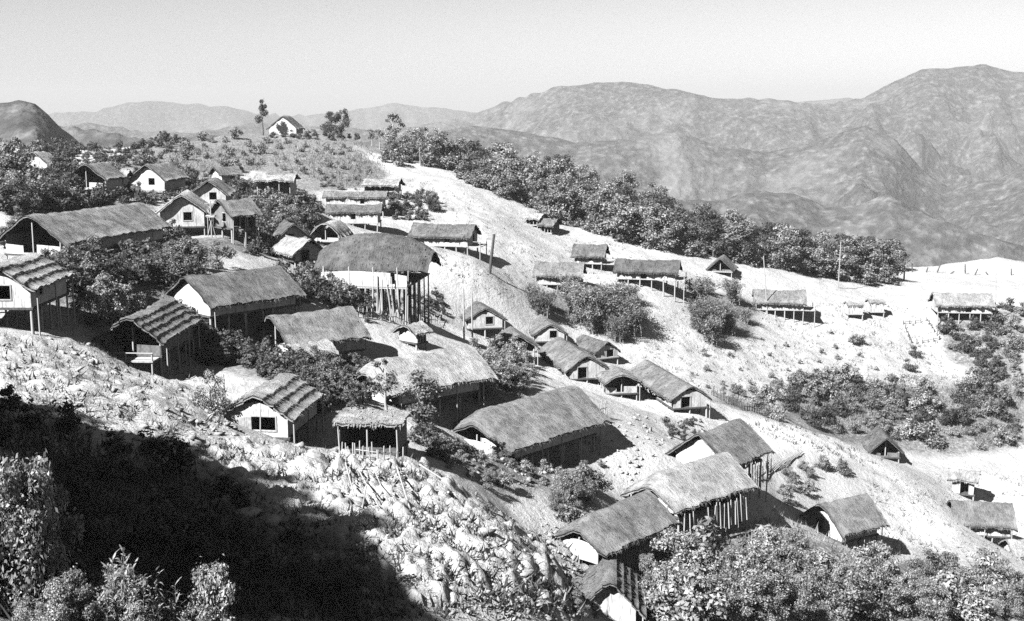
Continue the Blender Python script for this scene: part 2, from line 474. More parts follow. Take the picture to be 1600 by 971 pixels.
# ground outside the frame, and falling away beyond the ridge
ctrl += [[0,0,-2.2],[0,12,-7.5],[0,22,-11.5],[-8,22,-10.6],[-11,25,-11.6],[-4,21,-10.8],[-25,0,-2],[30,0,-9],[30,22,-25],[9,47,-30],[6,58,-29],[5,64,-30],[12,60,-34],[9,68,-32.5],[20,40,-28],[24,62,-34],[16,25,-20],[70,40,-44],[110,60,-60],[90,110,-58],[130,160,-62],[150,220,-55],
         [-50,-30,3],[40,-40,-6],[-110,60,-2],[-110,110,-8],[-120,180,-12],[-120,240,-14],[-90,280,-30],[-70,330,-50],[-130,340,-70],
         [0,360,-62],[60,340,-60],[120,320,-70],[160,300,-75],[-30,340,-45],[0,420,-120],[150,420,-140],[-150,420,-120],[190,240,-70],[200,140,-75],[200,420,-160],[-200,420,-140],[-200,200,-40],[-200,40,-20],[200,0,-80]]
ctrl = np.array(ctrl)
def tps(a, b):
    d2 = ((a[:, None, :] - b[None, :, :]) ** 2).sum(-1)
    return 0.5 * d2 * np.log(d2 + 1e-6)
P2 = ctrl[:, :2] / 100.0
zz = ctrl[:, 2]
n = len(P2)
K = tps(P2, P2) + np.eye(n) * 0.0006
Q = np.hstack([np.ones((n, 1)), P2])
M_ = np.vstack([np.hstack([K, Q]), np.hstack([Q.T, np.zeros((3, 3))])])
sol = np.linalg.solve(M_, np.concatenate([zz, np.zeros(3)]))
def tps_eval(x, y):
    q = np.stack([x, y], -1) / 100.0
    o = np.empty(len(q))
    for k in range(0, len(q), 40000):
        s = q[k:k + 40000]
        o[k:k + 40000] = tps(s, P2) @ sol[:n] + sol[n] + s @ sol[n + 1:]
    return o
if __name__ == '__main__' and False: pass
GX0, GX1, GY0, GY1, GS = -200.0, 200.0, -40.0, 430.0, 0.6
gx = np.arange(GX0, GX1 + GS, GS); gy = np.arange(GY0, GY1 + GS, GS)
XX, YY = np.meshgrid(gx, gy, indexing='ij')
# coarse thin plate, refined bilinearly: cheap
GZ = tps_eval(XX[::3, ::3].ravel(), YY[::3, ::3].ravel()).reshape(XX[::3, ::3].shape)
def bil(grid, x0, y0, st, x, y):
    fx = np.clip((np.asarray(x, float) - x0) / st, 0, grid.shape[0] - 1.001)
    fy = np.clip((np.asarray(y, float) - y0) / st, 0, grid.shape[1] - 1.001)
    ix = fx.astype(int); iy = fy.astype(int)
    fx = fx - ix; fy = fy - iy
    return ((grid[ix, iy] * (1 - fx) + grid[ix + 1, iy] * fx) * (1 - fy)
            + (grid[ix, iy + 1] * (1 - fx) + grid[ix + 1, iy + 1] * fx) * fy)
Z = bil(GZ, GX0, GY0, GS * 3, XX, YY)
rough = np.ones_like(Z)
for h in HOUSES:   # calmer ground under the houses
    d = np.hypot(XX - h['c'][0], YY - h['c'][1])
    rough = np.minimum(rough, 0.25 + np.clip((d - 4) / 8, 0, 1))
Z = Z + rough * (0.9 * fbm(XX / 14, YY / 14, 3, 4) + 0.35 * fbm(XX / 3.1, YY / 3.1, 9, 3))
GRID = Z
def gz(x, y):
    return bil(GRID, GX0, GY0, GS, x, y)
def gz1(x, y):
    return float(gz(np.array([x]), np.array([y]))[0])
_ts = np.arange(26, 420, 0.3)
def hit(px, py, tmin=26.0):
    r = ray(px, py)
    ts = _ts[_ts >= tmin]
    zr = r[2] * ts
    zg = gz(r[0] * ts, ts)
    k = np.nonzero(zr < zg)[0]
    if len(k) == 0: return None
    t = ts[k[0]]
    return np.array([r[0] * t, t, zg[k[0]]])
def project(p):
    x, y, z = p
    fw = y * math.cos(PITCH) - z * math.sin(PITCH)
    up = y * math.sin(PITCH) + z * math.cos(PITCH)
    return 800 + F * x / fw, 485.5 - F * up / fw
def inpoly(x, y, poly):
    x = np.asarray(x, float); y = np.asarray(y, float)
    c = np.zeros(x.shape, bool)
    m = len(poly)
    for i in range(m):
        x0, y0 = poly[i]; x1, y1 = poly[(i + 1) % m]
        cond = ((y0 > y) != (y1 > y))
        with np.errstate(divide='ignore', invalid='ignore'):
            xi = (x1 - x0) * (y - y0) / (y1 - y0 + 1e-12) + x0
        c ^= cond & (x < xi)
    return c
def world_poly(pts):
    r = []
    for p in pts:
        q = hit(*p)
        if q is not None: r.append((q[0], q[1]))
    return r

# a steep spur above the left of the frame: its crest line is what throws the big shadow over the foreground
mS = np.array([SUN_H.x, SUN_H.y]); nS = np.array([-mS[1], mS[0]])
S0 = 14.0
prof = []
for px, py, up in [(0,640,0),(50,635,0),(130,668,0),(180,690,0),(300,697,0),(345,740,0),(400,790,0),(425,815,0),(480,832,0),(520,835,0),(560,872,0),(590,930,0),(605,960,0)]:
    q_ = hit(px, py)
    prof.append((float(nS @ q_[:2]), q_[2] + up + math.tan(SUN_EL) * (S0 - float(mS @ q_[:2]))))
prof.sort()
print('SPUR', [(round(a, 1), round(b, 1)) for a, b in prof])
pq = [p[0] for p in prof]; ph_ = [p[1] for p in prof]
qq = nS[0] * XX + nS[1] * YY; ss_ = mS[0] * XX + mS[1] * YY
hc = np.interp(qq, pq, ph_)
endw = np.clip((qq - (pq[0] - 3.5)) / 3.5, 0, 1) * np.clip(((pq[-1] + 14) - qq) / 12, 0, 1)
endw = endw * endw * (3 - 2 * endw)
wg = np.exp(-((ss_ - S0) / 9.0) ** 2 / 2) * endw
GRID = GRID + np.clip(hc - GRID, 0, None) * wg

# the cover on the ground, outlined where it lies; some scrub patches paint in shade
SCRUB_SHADE = [world_poly(p) for p in [
 [(0,250),(110,262),(215,295),(250,330),(60,335),(0,345)],
 [(205,232),(260,219),(420,215),(540,217),(610,275),(590,295),(480,300),(400,262),(340,300),(250,300),(200,250)],
 [(110,232),(260,214),(300,240),(215,265),(130,262)],[(330,545),(480,560),(500,650),(470,690),(430,600),(350,580)],[(420,420),(560,430),(570,480),(440,480)],[(300,300),(420,290),(500,310),(500,350),(440,400),(380,400),(320,340)],  # village patches here also darken ground blackened by house and tree shadows
 [(60,400),(260,372),(370,385),(300,420),(420,470),(430,580),(330,560),(300,500),(150,480),(110,500),(60,450)],
 [(820,450),(1000,450),(1010,520),(960,540),(900,500),(820,480)],
 [(1080,450),(1190,470),(1170,530),(1090,530)],
 [(1100,625),(1280,590),(1450,610),(1600,560),(1600,700),(1450,715),(1380,690),(1180,650)],
 [(1460,490),(1600,480),(1600,600),(1480,560)],
 [(1010,880),(1060,840),(1210,825),(1260,850),(1420,880),(1600,890),(1600,971),(1010,971)],
 [(640,590),(830,575),(830,625),(740,640),(640,640)],
 [(700,700),(900,690),(930,720),(870,770),(740,760)],
 [(860,770),(930,765),(900,810),(870,830)],
 [(0,700),(330,730),(420,820),(600,880),(620,971),(0,971)],  # follows the cast foreground shadow, darkening the ground colour inside it
 [(420,330),(480,340),(460,390),(400,380)],
]]
SCRUB_SHADE.append([(-80,262),(-30,262),(0,252),(25,240),(62,231),(70,232),(72,300),(0,330),(-80,340)])
PATH = [world_poly(p) for p in [
 [(620,500),(680,500),(760,525),(860,570),(960,600),(1040,610),(1110,640),(1300,690),(1410,725),(1400,740),(1250,712),(1100,670),(1000,640),(880,600),(760,545),(640,515)],
 [(740,770),(820,760),(900,770),(1000,690),(1040,680),(1010,720),(920,760),(860,830),(840,860),(800,800)],
 [(532,214),(556,212),(642,274),(610,281)],
 [(1380,735),(1600,720),(1600,850),(1420,860),(1340,830),(1400,770)],
]]
def dist_field(polys, soft):
    """1 inside, fading outside over 'soft' metres"""
    xs = np.arange(GX0, GX1, 1.5); ys = np.arange(GY0, GY1, 1.5)
    X, Y = np.meshgrid(xs, ys, indexing='ij')
    m = np.zeros(X.shape)
    for p in polys:
        if len(p) > 2: m = np.maximum(m, inpoly(X, Y, p).astype(float))
    k = max(1, int(soft / 1.5))
    for ax in (0, 1):
        for _ in range(2):
            a = np.zeros_like(m)
            for s in range(-k, k + 1): a += np.roll(m, s, ax)
            m = a / (2 * k + 1)
    return m
VEG_SHADE = dist_field(SCRUB_SHADE, 2.0); PATHF = dist_field(PATH, 1.5)

# the ground sheet
th = np.radians(np.arange(-76, 62.01, 0.14))
rr = 9.0 * np.exp(np.arange(0, math.log(430 / 9.0), 0.0058))
TT, RR = np.meshgrid(th, rr, indexing='ij')
gxv = RR * np.sin(TT); gyv = RR * np.cos(TT)
gzv = gz(gxv, gyv)
ok_near = (gyv < 110)
gzv = gzv + 0.10 * fbm(gxv / 0.8, gyv / 0.8, 21, 3)
SPURW = world_poly([(300,702),(430,690),(560,715),(650,722),(760,782),(860,852),(890,971),(560,971),(520,850),(430,830),(340,760)])
cl = inpoly(gxv, gyv, SPURW).astype(float)
cl2 = inpoly(gxv, gyv, world_poly([(0,530),(160,545),(300,585),(360,640),(330,690),(180,680),(100,640),(0,640)])).astype(float)
def billow(x, y, s):
    return np.abs(vnoise(x, y, s) * 2 - 1)
gzv = gzv + cl * (0.50 * (billow(gxv / 0.75, gyv / 0.75, 91) - 0.3) + 0.42 * (billow(gxv / 1.9 + 3, gyv / 1.9, 93) - 0.3) + 0.25 * (billow(gxv / 0.4, gyv / 0.45, 95) - 0.3)) + cl2 * (0.30 * (billow(gxv / 1.3, gyv / 0.9, 98) - 0.3) + 0.16 * (billow(gxv / 0.5, gyv / 0.5, 99) - 0.3))
def grid_faces(a, b):
    i, j = np.meshgrid(np.arange(a - 1), np.arange(b - 1), indexing='ij')
    k = (i * b + j).ravel()
    return np.stack([k, k + 1, k + b + 1, k + b], -1)
me = np_mesh('ground', np.stack([gxv, gyv, gzv], -1).reshape(-1, 3), grid_faces(*gxv.shape)[:, ::-1], True)
for nm, fld in (('veg_shade', VEG_SHADE), ('path', PATHF)):
    a = me.attributes.new(nm, 'FLOAT', 'POINT')
    a.data.foreach_set('value', bil(fld, GX0, GY0, 1.5, gxv, gyv).ravel().astype(np.float32))
tag(link('ground', me, GROUND), kind='structure')

# ------------------------------------------------------------------ mountains: crest lines (photo pixels) with their own distances
def az_el(px, py):
    r = ray(px, py)
    hd = math.hypot(r[0], 1.0)
    return math.atan2(r[0], 1.0), r[2] / hd
RIDGES = [
 (7500, 0.40, [(-500,190),(-100,185),(80,176),(150,173),(200,158),(230,155),(300,160),(350,165),(380,171),(450,178),(520,178),(560,168),(620,160),(680,165),(740,175),(900,180),(1240,158),(1300,152),(1360,152),(1500,160),(2200,160)]),
 (3600, 0.42, [(-500,230),(80,200),(140,190),(200,200),(300,207),(400,190),(500,195),(600,202),(700,186),(760,166),(830,145),(880,131),(940,125),(1000,128),(1060,140),(1110,152),(1200,153),(1240,158),(1290,160),(1350,150),(1400,125),(1440,108),(1500,105),(1540,98),(1580,108),(1620,112),(1750,92),(2200,60)]),
 (2300, 0.45, [(-500,260),(200,260),(500,230),(640,215),(740,195),(820,205),(900,222),(1000,215),(1060,205),(1120,225),(1200,235),(1290,215),(1350,195),(1400,215),(1440,262),(1480,290),(1560,280),(1650,230),(2200,180)]),
 (1500, 0.45, [(-500,330),(500,300),(700,262),(800,252),(860,248),(940,270),(1050,310),(1130,312),(1180,297),(1240,300),(1290,322),(1340,318),(1390,300),(1430,325),(1490,348),(1560,370),(1620,390),(1700,360),(2200,300)]),
 (800, 0.50, [(-500,140),(-120,165),(-40,168),(0,158),(28,153),(55,160),(75,176),(95,198),(125,222),(160,240),(210,262),(300,300),(600,330),(2200,600)]),
 (1150, 0.42, [(-500,190),(60,190),(110,196),(160,202),(210,214),(260,214),(320,210),(380,214),(440,216),(560,240),(800,300),(1100,400),(1300,420),(1500,445),(1700,430),(2200,430)]),
]
mth = np.radians(np.arange(-48, 48.01, 0.13))
mrr = 400 * np.exp(np.linspace(0, math.log(13000 / 400), 400))
TT, RR = np.meshgrid(mth, mrr, indexing='ij')
mx = RR * np.sin(TT); my = RR * np.cos(TT)
FLOOR = -420.0
mz = np.full(mx.shape, FLOOR) + 40 * fbm(mx / 700, my / 700, 77, 4)
er = ridged(mx / 620 + 0.25 * fbm(mx / 500, my / 500, 5, 3), my / 620, 31, 6, 0.52)
er2 = ridged(mx / 170, my / 170, 41, 5, 0.55)
er3 = ridged(mx / 62, my / 62, 47, 4, 0.55)
for k, (dist, slope, pts) in enumerate(RIDGES):
    azs = np.array([az_el(*p)[0] for p in pts]); els = np.array([az_el(*p)[1] for p in pts])
    rc = dist * (1 + 0.10 * fbm(TT * 5, TT * 0 + k * 3.3, 60 + k, 3)[:, :1])
    zc = np.interp(mth, azs, els)[:, None] * rc
    dr = RR - rc
    run = np.abs(dr)
    sc = min(1.0, dist / 3000)
    fall = np.where(dr < 0, slope, slope * 0.8)
    depth = run * fall
    amp = np.clip(run / (420 * sc), 0, 1)
    h = zc - depth + amp * sc * (260 * (er - 0.5) + 90 * (er2 - 0.5) + 11 * (er3 - 0.5)) + sc * 7 * (er2 - 0.6) * (1 - amp)
    mz = np.maximum(mz, h)
me = np_mesh('mountains', np.stack([mx, my, mz], -1).reshape(-1, 3), grid_faces(*mx.shape)[:, ::-1], True)
tag(link('mountains', me, MOUNTAIN), kind='structure')

# ------------------------------------------------------------------ building parts
def pole_mesh(name, seed, n=7, bend=0.03, rings=4):
    r_ = np.random.default_rng(seed)
    vs = []; fs = []
    ph = r_.random() * 6.28
    for k in range(rings + 1):
        z = k / rings
        ox, oy = bend * math.sin(z * 3.1 + ph), bend * math.cos(z * 2.3 + ph)
        rad = 1.0 - 0.22 * z + 0.08 * r_.random()
        for i in range(n):
            a = 2 * math.pi * i / n
            vs.append((ox + rad * math.cos(a), oy + rad * math.sin(a), z))
    for k in range(rings):
        for i in range(n):
            j = (i + 1) % n
            fs.append((k * n + i, k * n + j, (k + 1) * n + j, (k + 1) * n + i))
    me = bpy.data.meshes.new(name)
    me.from_pydata(vs, [], fs + [tuple(range(rings * n, rings * n + n)), tuple(reversed(range(n)))])
    for p in me.polygons: p.use_smooth = len(p.vertices) == 4
    return me
POLES = {}
def pole(name, p0, p1, rad, mat, parent=None, seed=None):
    """a slightly crooked pole from p0 to p1 as an object of its own (mesh data shared)"""
    s = random.randrange(4) if seed is None else seed
    key = (mat.name, s)
    if key not in POLES:
        POLES[key] = pole_mesh('pole', s * 7 + 3)
        POLES[key].materials.append(mat)
    o = bpy.data.objects.new(name, POLES[key])
    col.objects.link(o)
    p0 = Vector(p0); p1 = Vector(p1)
    d = p1 - p0
    o.location = p0
    o.rotation_mode = 'QUATERNION'
    o.rotation_quaternion = d.to_track_quat('Z', 'Y')
    o.scale = (rad, rad, d.length)
    if parent is not None: o.parent = parent
    return o

def panel(name, pts_top, base, y_or_x, axis, holes, mat, parent, thick=0.07):
    """a wall standing on z=base; pts_top = [(u, ztop)...]; holes = [(u0,u1,z0,z1)]; axis 'x' -> wall lies at x=const with u=y"""
    us = sorted(set([u for u, _ in pts_top] + [u for hh in holes for u in hh[:2]]))
    tu = [p[0] for p in pts_top]; tz = [p[1] for p in pts_top]
    bm = bmesh.new()
    vc = {}
    def vert(u, z):
        k = (round(u, 4), round(z, 4))
        if k not in vc:
            vc[k] = bm.verts.new((y_or_x, u, z) if axis == 'x' else (u, y_or_x, z))
        return vc[k]
    def quad(u0, u1, a0, a1, b0, b1):
        vs = [vert(u0, a0), vert(u1, a1), vert(u1, b1), vert(u0, b0)]
        q = []
        for v in vs:
            if v not in q: q.append(v)
        if len(q) >= 3:
            try: bm.faces.new(q)
            except ValueError: pass
    for u0, u1 in zip(us[:-1], us[1:]):
        t0 = np.interp(u0, tu, tz); t1 = np.interp(u1, tu, tz)
        um = (u0 + u1) / 2
        hh = [x for x in holes if x[0] <= um <= x[1]]
        z0 = base
        for x in sorted(hh, key=lambda q: q[2]):
            if x[2] > z0 + 1e-3: quad(u0, u1, z0, z0, x[2], x[2])
            z0 = x[3]
        if min(t0, t1) > z0 - 1e-3:
            quad(u0, u1, z0, z0, t0, t1)
    if not bm.faces:
        bm.free(); return None
    r_ = bmesh.ops.extrude_face_region(bm, geom=bm.faces[:])
    dv = (thick, 0, 0) if axis == 'x' else (0, thick, 0)
    bmesh.ops.translate(bm, vec=dv, verts=[v for v in r_['geom'] if isinstance(v, bmesh.types.BMVert)])
    bmesh.ops.recalc_face_normals(bm, faces=bm.faces[:])
    me = bpy.data.meshes.new(name)
    bm.to_mesh(me); bm.free()
    return link(name, me, mat, parent)

def box_mesh(name, x0, x1, y0, y1, z0, z1, mat, parent, jit=0.0):
    v = [(x, y, z) for x in (x0, x1) for y in (y0, y1) for z in (z0, z1)]
    if jit: v = [tuple(c + random.uniform(-jit, jit) for c in p) for p in v]
    f = [(0, 1, 3, 2), (4, 6, 7, 5), (0, 4, 5, 1), (2, 3, 7, 6), (0, 2, 6, 4), (1, 5, 7, 3)]
    me = bpy.data.meshes.new(name)
    me.from_pydata(v, [], f)
    return link(name, me, mat, parent)

def frame_mesh(name, holes_uv, axis, c, out, mat, parent):
    """four bars round an opening, standing proud of the wall"""
    u0, u1, z0, z1 = holes_uv
    b = 0.09
    vs = []; fs = []
    for (a0, a1, c0, c1) in ((u0 - b, u0, z0 - b, z1 + b), (u1, u1 + b, z0 - b, z1 + b), (u0, u1, z1, z1 + b), (u0, u1, z0 - b, z0)):
        k = len(vs)
        lo, hi = sorted((c, c + out))
        for x in (lo, hi):
            for u in (a0, a1):
                for z in (c0, c1):
                    vs.append((x, u, z) if axis == 'x' else (u, x, z))
        fs += [tuple(k + i for i in q) for q in ((0, 1, 3, 2), (4, 6, 7, 5), (0, 4, 5, 1), (2, 3, 7, 6), (0, 2, 6, 4), (1, 5, 7, 3))]
    me = bpy.data.meshes.new(name)
    me.from_pydata(vs, [], fs)
    return link(name, me, mat, parent)

def roof_mesh(h, Lr, seed):
    r_ = np.random.default_rng(seed)
    hw = h['W'] / 2; oe = h.get('oe', 0.6); og = h.get('og', 0.5)
    Lh = Lr / 2 + og + h.get('ext', 0)
    hw_t = hw + oe
    rt = h['rise'] * (hw_t / hw)
    p = h.get('p', 1.06)
    if p < 1.5: p = 1 + (p - 1) * .4
    steps = h.get('steps', 0)
    if steps:
        ts = []
        for k in range(steps):
            a, b = k / steps, (k + 1) / steps
            ts += [(a + 0.001, 0.0), (a + (b - a) * .6, 0.15), (a + (b - a) * .88, 0.75), (b - 0.001, 1.0)]
        tpos = [t for t, _ in ts]; fr = [f for _, f in ts]
        tpos[0] = 0.0
    else:
        tpos = list(np.linspace(0, 1, 9)); fr = [0] * 9
    T = np.array([-t for t in tpos[::-1]][:-1] + tpos); FR = np.array(fr[::-1][:-1] + fr)
    S = np.linspace(-Lh, Lh, max(12, int(2 * Lh / 0.28)))
    s, t = np.meshgrid(S, T, indexing='ij')
    f = np.broadcast_to(FR, s.shape)
    at_ = np.abs(t)
    z = rt * (1 - at_ ** p)
    z = z - 0.05 * rt * np.clip(1 - at_ * 8, 0, 1)
    if h.get('hip'):
        e = np.clip((np.abs(s) - (Lh - h['hiplen'])) / h['hiplen'], 0, 1)
        z = z * (1 - h['hip'] * e ** 1.8)
        eave_drop = -0.5 * e ** 2 * 0
        y = t * hw_t * (1 - 0.38 * e ** 2.2)
    else:
        y = t * hw_t
    # sag of the ridge and a curl at the gable ends
    z = z - h.get('sag', 0.16) * (1 - (s / Lh) ** 2) * (1 - at_)
    endc = np.clip((np.abs(s) - (Lh - 0.9)) / 0.9, 0, 1)
    z = z - 0.07 * endc ** 2 * rt * (0.4 + at_)
    if h.get('hood'):
        hd = np.clip((-s - (Lh - 1.7)) / 1.7, 0, 1)      # hooded near end
        z = z - hd ** 1.6 * rt * 0.42 * (1.15 - at_)
        y = y * (1 - 0.10 * hd ** 2)
    z = z + 0.13 * f
    nx = s * 1.3 + seed * 7.7; ny = y * 1.3
    z = z + 0.13 * fbm(nx * .8, ny * .8, seed, 3) + 0.10 * fbm(nx * 4, ny * 1.2, seed + 5, 2)
    x = s + 0
    eL = (at_ > 0.999)
    z = z - np.where(eL, 0.10 * r_.random(s.shape), 0)
    y = y + np.sign(t) * np.where(eL, 0.24 * (r_.random(s.shape) - 0.4) + 0.22 * fbm(s * 1.3, s * 0 + seed, 4, 3), 0)
    x[0] -= 0.16 * r_.random(x.shape[1]); x[-1] += 0.16 * r_.random(x.shape[1])
    z0 = h['stilt'] + h['wall'] + h['rise'] - rt * 1.0
    top = np.stack([x, y, z0 + z + 0.10], -1)
    th_ = 0.17
    bot = top.copy(); bot[..., 2] -= th_
    bot[..., 1] *= 0.985; bot[..., 0] *= 0.985
    a, b = s.shape
    fT = grid_faces(a, b)
    nT = a * b
    faces = [fT[:, ::-1], fT + nT]
    def strip(idx):
        i0, i1 = idx[:-1], idx[1:]
        return np.stack([i0, i1, i1 + nT, i0 + nT], -1)
    G = np.arange(nT).reshape(a, b)
    faces += [strip(G[:, 0]), strip(G[::-1, -1]), strip(G[0, ::-1]), strip(G[-1, :])]
    V = [top.reshape(-1, 3), bot.reshape(-1, 3)]
    # loose straw hanging at the eaves and lying on the slopes
    ns = int(2 * Lh * 14)
    sv = []; nb = 2 * nT
    for k in range(ns):
        i = r_.integers(0, a); sd = 0 if r_.random() < .5 else b - 1
        e0 = top[i, sd]
        sg = -1 if sd == 0 else 1
        ln = r_.uniform(.12, .38); wd = r_.uniform(.03, .07); ox = r_.uniform(-.3, .3)
        sv += [e0 + (ox - wd, -sg * .06, .0), e0 + (ox + wd, -sg * .06, .0), e0 + (ox + r_.uniform(-.08, .08), sg * ln * .45, -ln)]
    ns2 = int(2 * Lh * 34)
    for k in range(ns2):
        i = r_.integers(1, a - 1); j = r_.integers(1, b - 1)
        e0 = top[i, j]; sg = -1 if T[j] < 0 else 1
        ln = r_.uniform(.2, .5); wd = r_.uniform(.02, .05); ox = r_.uniform(-.2, .2)
        sl_ = rt / hw_t
        sv += [e0 + (ox - wd, 0, .03), e0 + (ox + wd, 0, .03), e0 + (ox + r_.uniform(-.08, .08), sg * ln, -ln * sl_ * .75 + .06)]
    sv = np.array(sv)
    V.append(sv)
    tri = np.arange(len(sv)).reshape(-1, 3) + nb
    me = np_mesh('roof', np.concatenate(V), faces + [tri], False)
    return me

def build_house(h, seed):
    yaw = h['yaw']; cx, cy = h['c']
    zc = h['gz']
    Lr = h['Lr']
    root = empty(h['name'], (cx, cy, zc), yaw, h['label'], {'thatched_house': 'house'}.get(h['name'], h['name']),
                 {'granary': 'pair of granaries on the clearing'}.get(h['name']))
    hw = h['W'] / 2; L2 = Lr / 2 + h.get('ext', 0) * 0.55
    st = h['stilt']; wt = st + h['wall']; rise = h['rise']
    far = h['d1'] > 165
    wmat = [WALL_DARK, WALL][h.get('wallmat', 1)]
    link('roof', roof_mesh(h, Lr, seed), THATCH[h['tone']], root)
    ridge = wt + rise - 0.5
    # floor with an apron round it
    box_mesh('floor', -L2 - .15, L2 + .15, -hw - .15, hw + .15, st - .16, st, TIMBER if not far else POST, root)
    def gable(front):
        opt = h.get('front', 'wall') if front else h.get('back', 'wall')
        x = -L2 if front else L2 - .07
        if opt == 'none': return
        holes = []
        if h.get('hip') and True:
            topz = [(-hw * .8, wt - 1.0), (hw * .8, wt - .99)]
        else:
            topz = [(-hw, wt - .05), (-hw * .5, wt + rise * .5 - .2), (0, ridge), (hw * .5, wt + rise * .5 - .2), (hw, wt - .05)]
        wh = h['wall']
        if opt == 'open':
            topz = [(-hw, st + wh * .45), (-hw * .15, st + wh * .5), (-hw * .14, st + .14), (hw * .35, st + .14), (hw * .36, st + wh * .42), (hw, st + wh * .48)]
        if opt == 'door':
            c = hw * .28 * (1 if seed % 2 else -1) * -1
            holes = [(c - .55, c + .55, st, st + wh * .96)]
        if opt == 'window':
            c = -hw * .25
            holes = [(c - .5, c + .5, st + wh * .35, st + wh * .35 + 1.0)]
        if opt == 'bigwindow':
            opt = 'window'
            holes = [(-hw * .62, hw * .12, st + wh * .28, st + wh * .85)]
        wl = panel('gable_wall', topz, st, x, 'x', holes, wmat, root)
        for hh in holes:
            if not far:
                frame_mesh('door_frame' if opt == 'door' else 'window_frame', hh, 'x', x if front else x + .07, -.05 if front else .05, POST, root)
                if opt == 'window' and front and h['d1'] < 130:
                    sh = box_mesh('shutter', -.03, .03, 0, (hh[1] - hh[0]) * .5, hh[2], hh[3], WALL, root, .01)
                    sh.location = (x - .06, hh[1] + .03, 0)
                    sh.rotation_euler = (0, 0, R(22))
        if opt == 'open':
            xx = x + .1
            for yy in (-hw, 0, hw):
                pole('post', (xx, yy, st), (xx, yy, (wt if yy else ridge) - .05), .085, POST, root)
    gable(True); gable(False)
    def side(sg):
        opt = h.get('right' if sg < 0 else 'left', 'wall')
        y = sg * hw - (0 if sg < 0 else .07)
        wk = .6 if h.get('hip') else 1.0
        holes = []; wh = h['wall']
        if opt == 'open':
            for k in range(4):
                xx = -L2 + .1 + (2 * L2 - .2) * k / 3
                pole('post', (xx, sg * hw, st), (xx, sg * hw, wt + .1), .08, POST, root)
            return
        if opt == 'pickets':
            m = max(5, int(2 * L2 / .42))
            for k in range(m):
                xx = -L2 + 2 * L2 * (k + .5) / m + random.uniform(-.1, .1)
                if random.random() < .8:
                    pole('picket', (xx, sg * (hw + h.get('oe', .6) + random.uniform(.1, .4)), -random.uniform(.3, .8)), (xx + random.uniform(-.12, .12), sg * (hw + h.get('oe', .6) + .12), st + wh * random.uniform(.2, .55)), .055, POST, root)
            return
        if opt == 'slit':
            c = L2 * random.uniform(-.3, .3)
            holes = [(c - .35, c + .35, st + wh * .3, st + wh - .3)]
        if opt == 'door':
            c = L2 * random.uniform(-.2, .2)
            holes = [(c - .5, c + .5, st, st + wh - .3)]
        if opt == 'window':
            holes = [(-L2 * .45 - .35, -L2 * .45 + .35, st + wh * .4, st + wh * .4 + .8)]
        panel('side_wall', [(-L2 * wk + .08, wt - .14), (L2 * wk - .08, wt - .14)], st, y, 'y', holes, wmat, root)
        for hh in holes:
            if not far: frame_mesh('window_frame' if opt == 'window' else 'door_frame', hh, 'y', y if sg < 0 else y + .07, .05 * sg, POST, root)
    side(-1); side(1)
    # posts down to the slope
    ca, sa = math.cos(yaw), math.sin(yaw)
    def ground(lx, ly):
        return gz1(cx + ca * lx - sa * ly, cy + sa * lx + ca * ly) - zc
    gap = h.get('postgap', 1.9 if not far else 1.7)
    m = max(2, int(round(2 * L2 / gap)) + 1)
    rows = [-hw, hw] if far else [-hw, 0, hw]
    if h['name'] == 'hall': rows = [-hw, -hw * .5, 0, hw * .5, hw]
    for yy in rows:
        for k in range(m):
            xx = -L2 + 2 * L2 * k / (m - 1)
            gzz = ground(xx, yy)
            if st - gzz > 0.12:
                pole('stilt', (xx + random.uniform(-.08, .08), yy, gzz - .3), (xx, yy, st - .1), random.uniform(.09, .13), TIMBER if h['name'] == 'hall' and (random.random() < .75) else POST, root)  # hall stilts mostly dark timber, deepening the shade under its floor
    # eave posts outside the right wall on the near houses
    if not far and h['name'] != 'hut' and h.get('eaveposts', True):
        oe = h.get('oe', .6)
        slope = rise / hw
        mm = max(3, int(2 * L2 / 2.4) + 1)
        for k in range(mm):
            xx = -L2 + 2 * L2 * k / (mm - 1)
            yy = -(hw + oe * .7)
            gzz = ground(xx, yy)
            pole('eave_post', (xx + random.uniform(-.15, .15), yy, gzz - .2), (xx, yy, wt - slope * oe * .7 - .05), .065, POST, root)
    if h.get('porch'):
        pl = h['porch']
        box_mesh('platform', -L2 - .15 - pl, -L2 - .16, -hw, hw, st - .2, st - .08, POST, root)
        for yy in (-hw + .1, 0, hw - .1):
            gzz = ground(-L2 - pl, yy)
            pole('stilt', (-L2 - pl, yy, gzz - .2), (-L2 - pl, yy, st + .55), .08, POST, root)
        pole('rail', (-L2 - pl - .06, -hw, st + .5), (-L2 - pl - .06, hw, st + .52), .05, POST, root)
    if h.get('bporch'):
        pl = h['bporch']
        box_mesh('platform', L2 + .16, L2 + pl, -hw, hw * .4, st - .2, st - .06, POST, root)
        for yy in (-hw + .1, hw * .4 - .1):
            gzz = ground(L2 + pl, yy)
            pole('stilt', (L2 + pl - .1, yy, gzz - .2), (L2 + pl - .1, yy, st + .7), .08, POST, root)
        pole('rail', (L2 + .2, -hw, st + .65), (L2 + pl, -hw, st + .6), .05, POST, root)
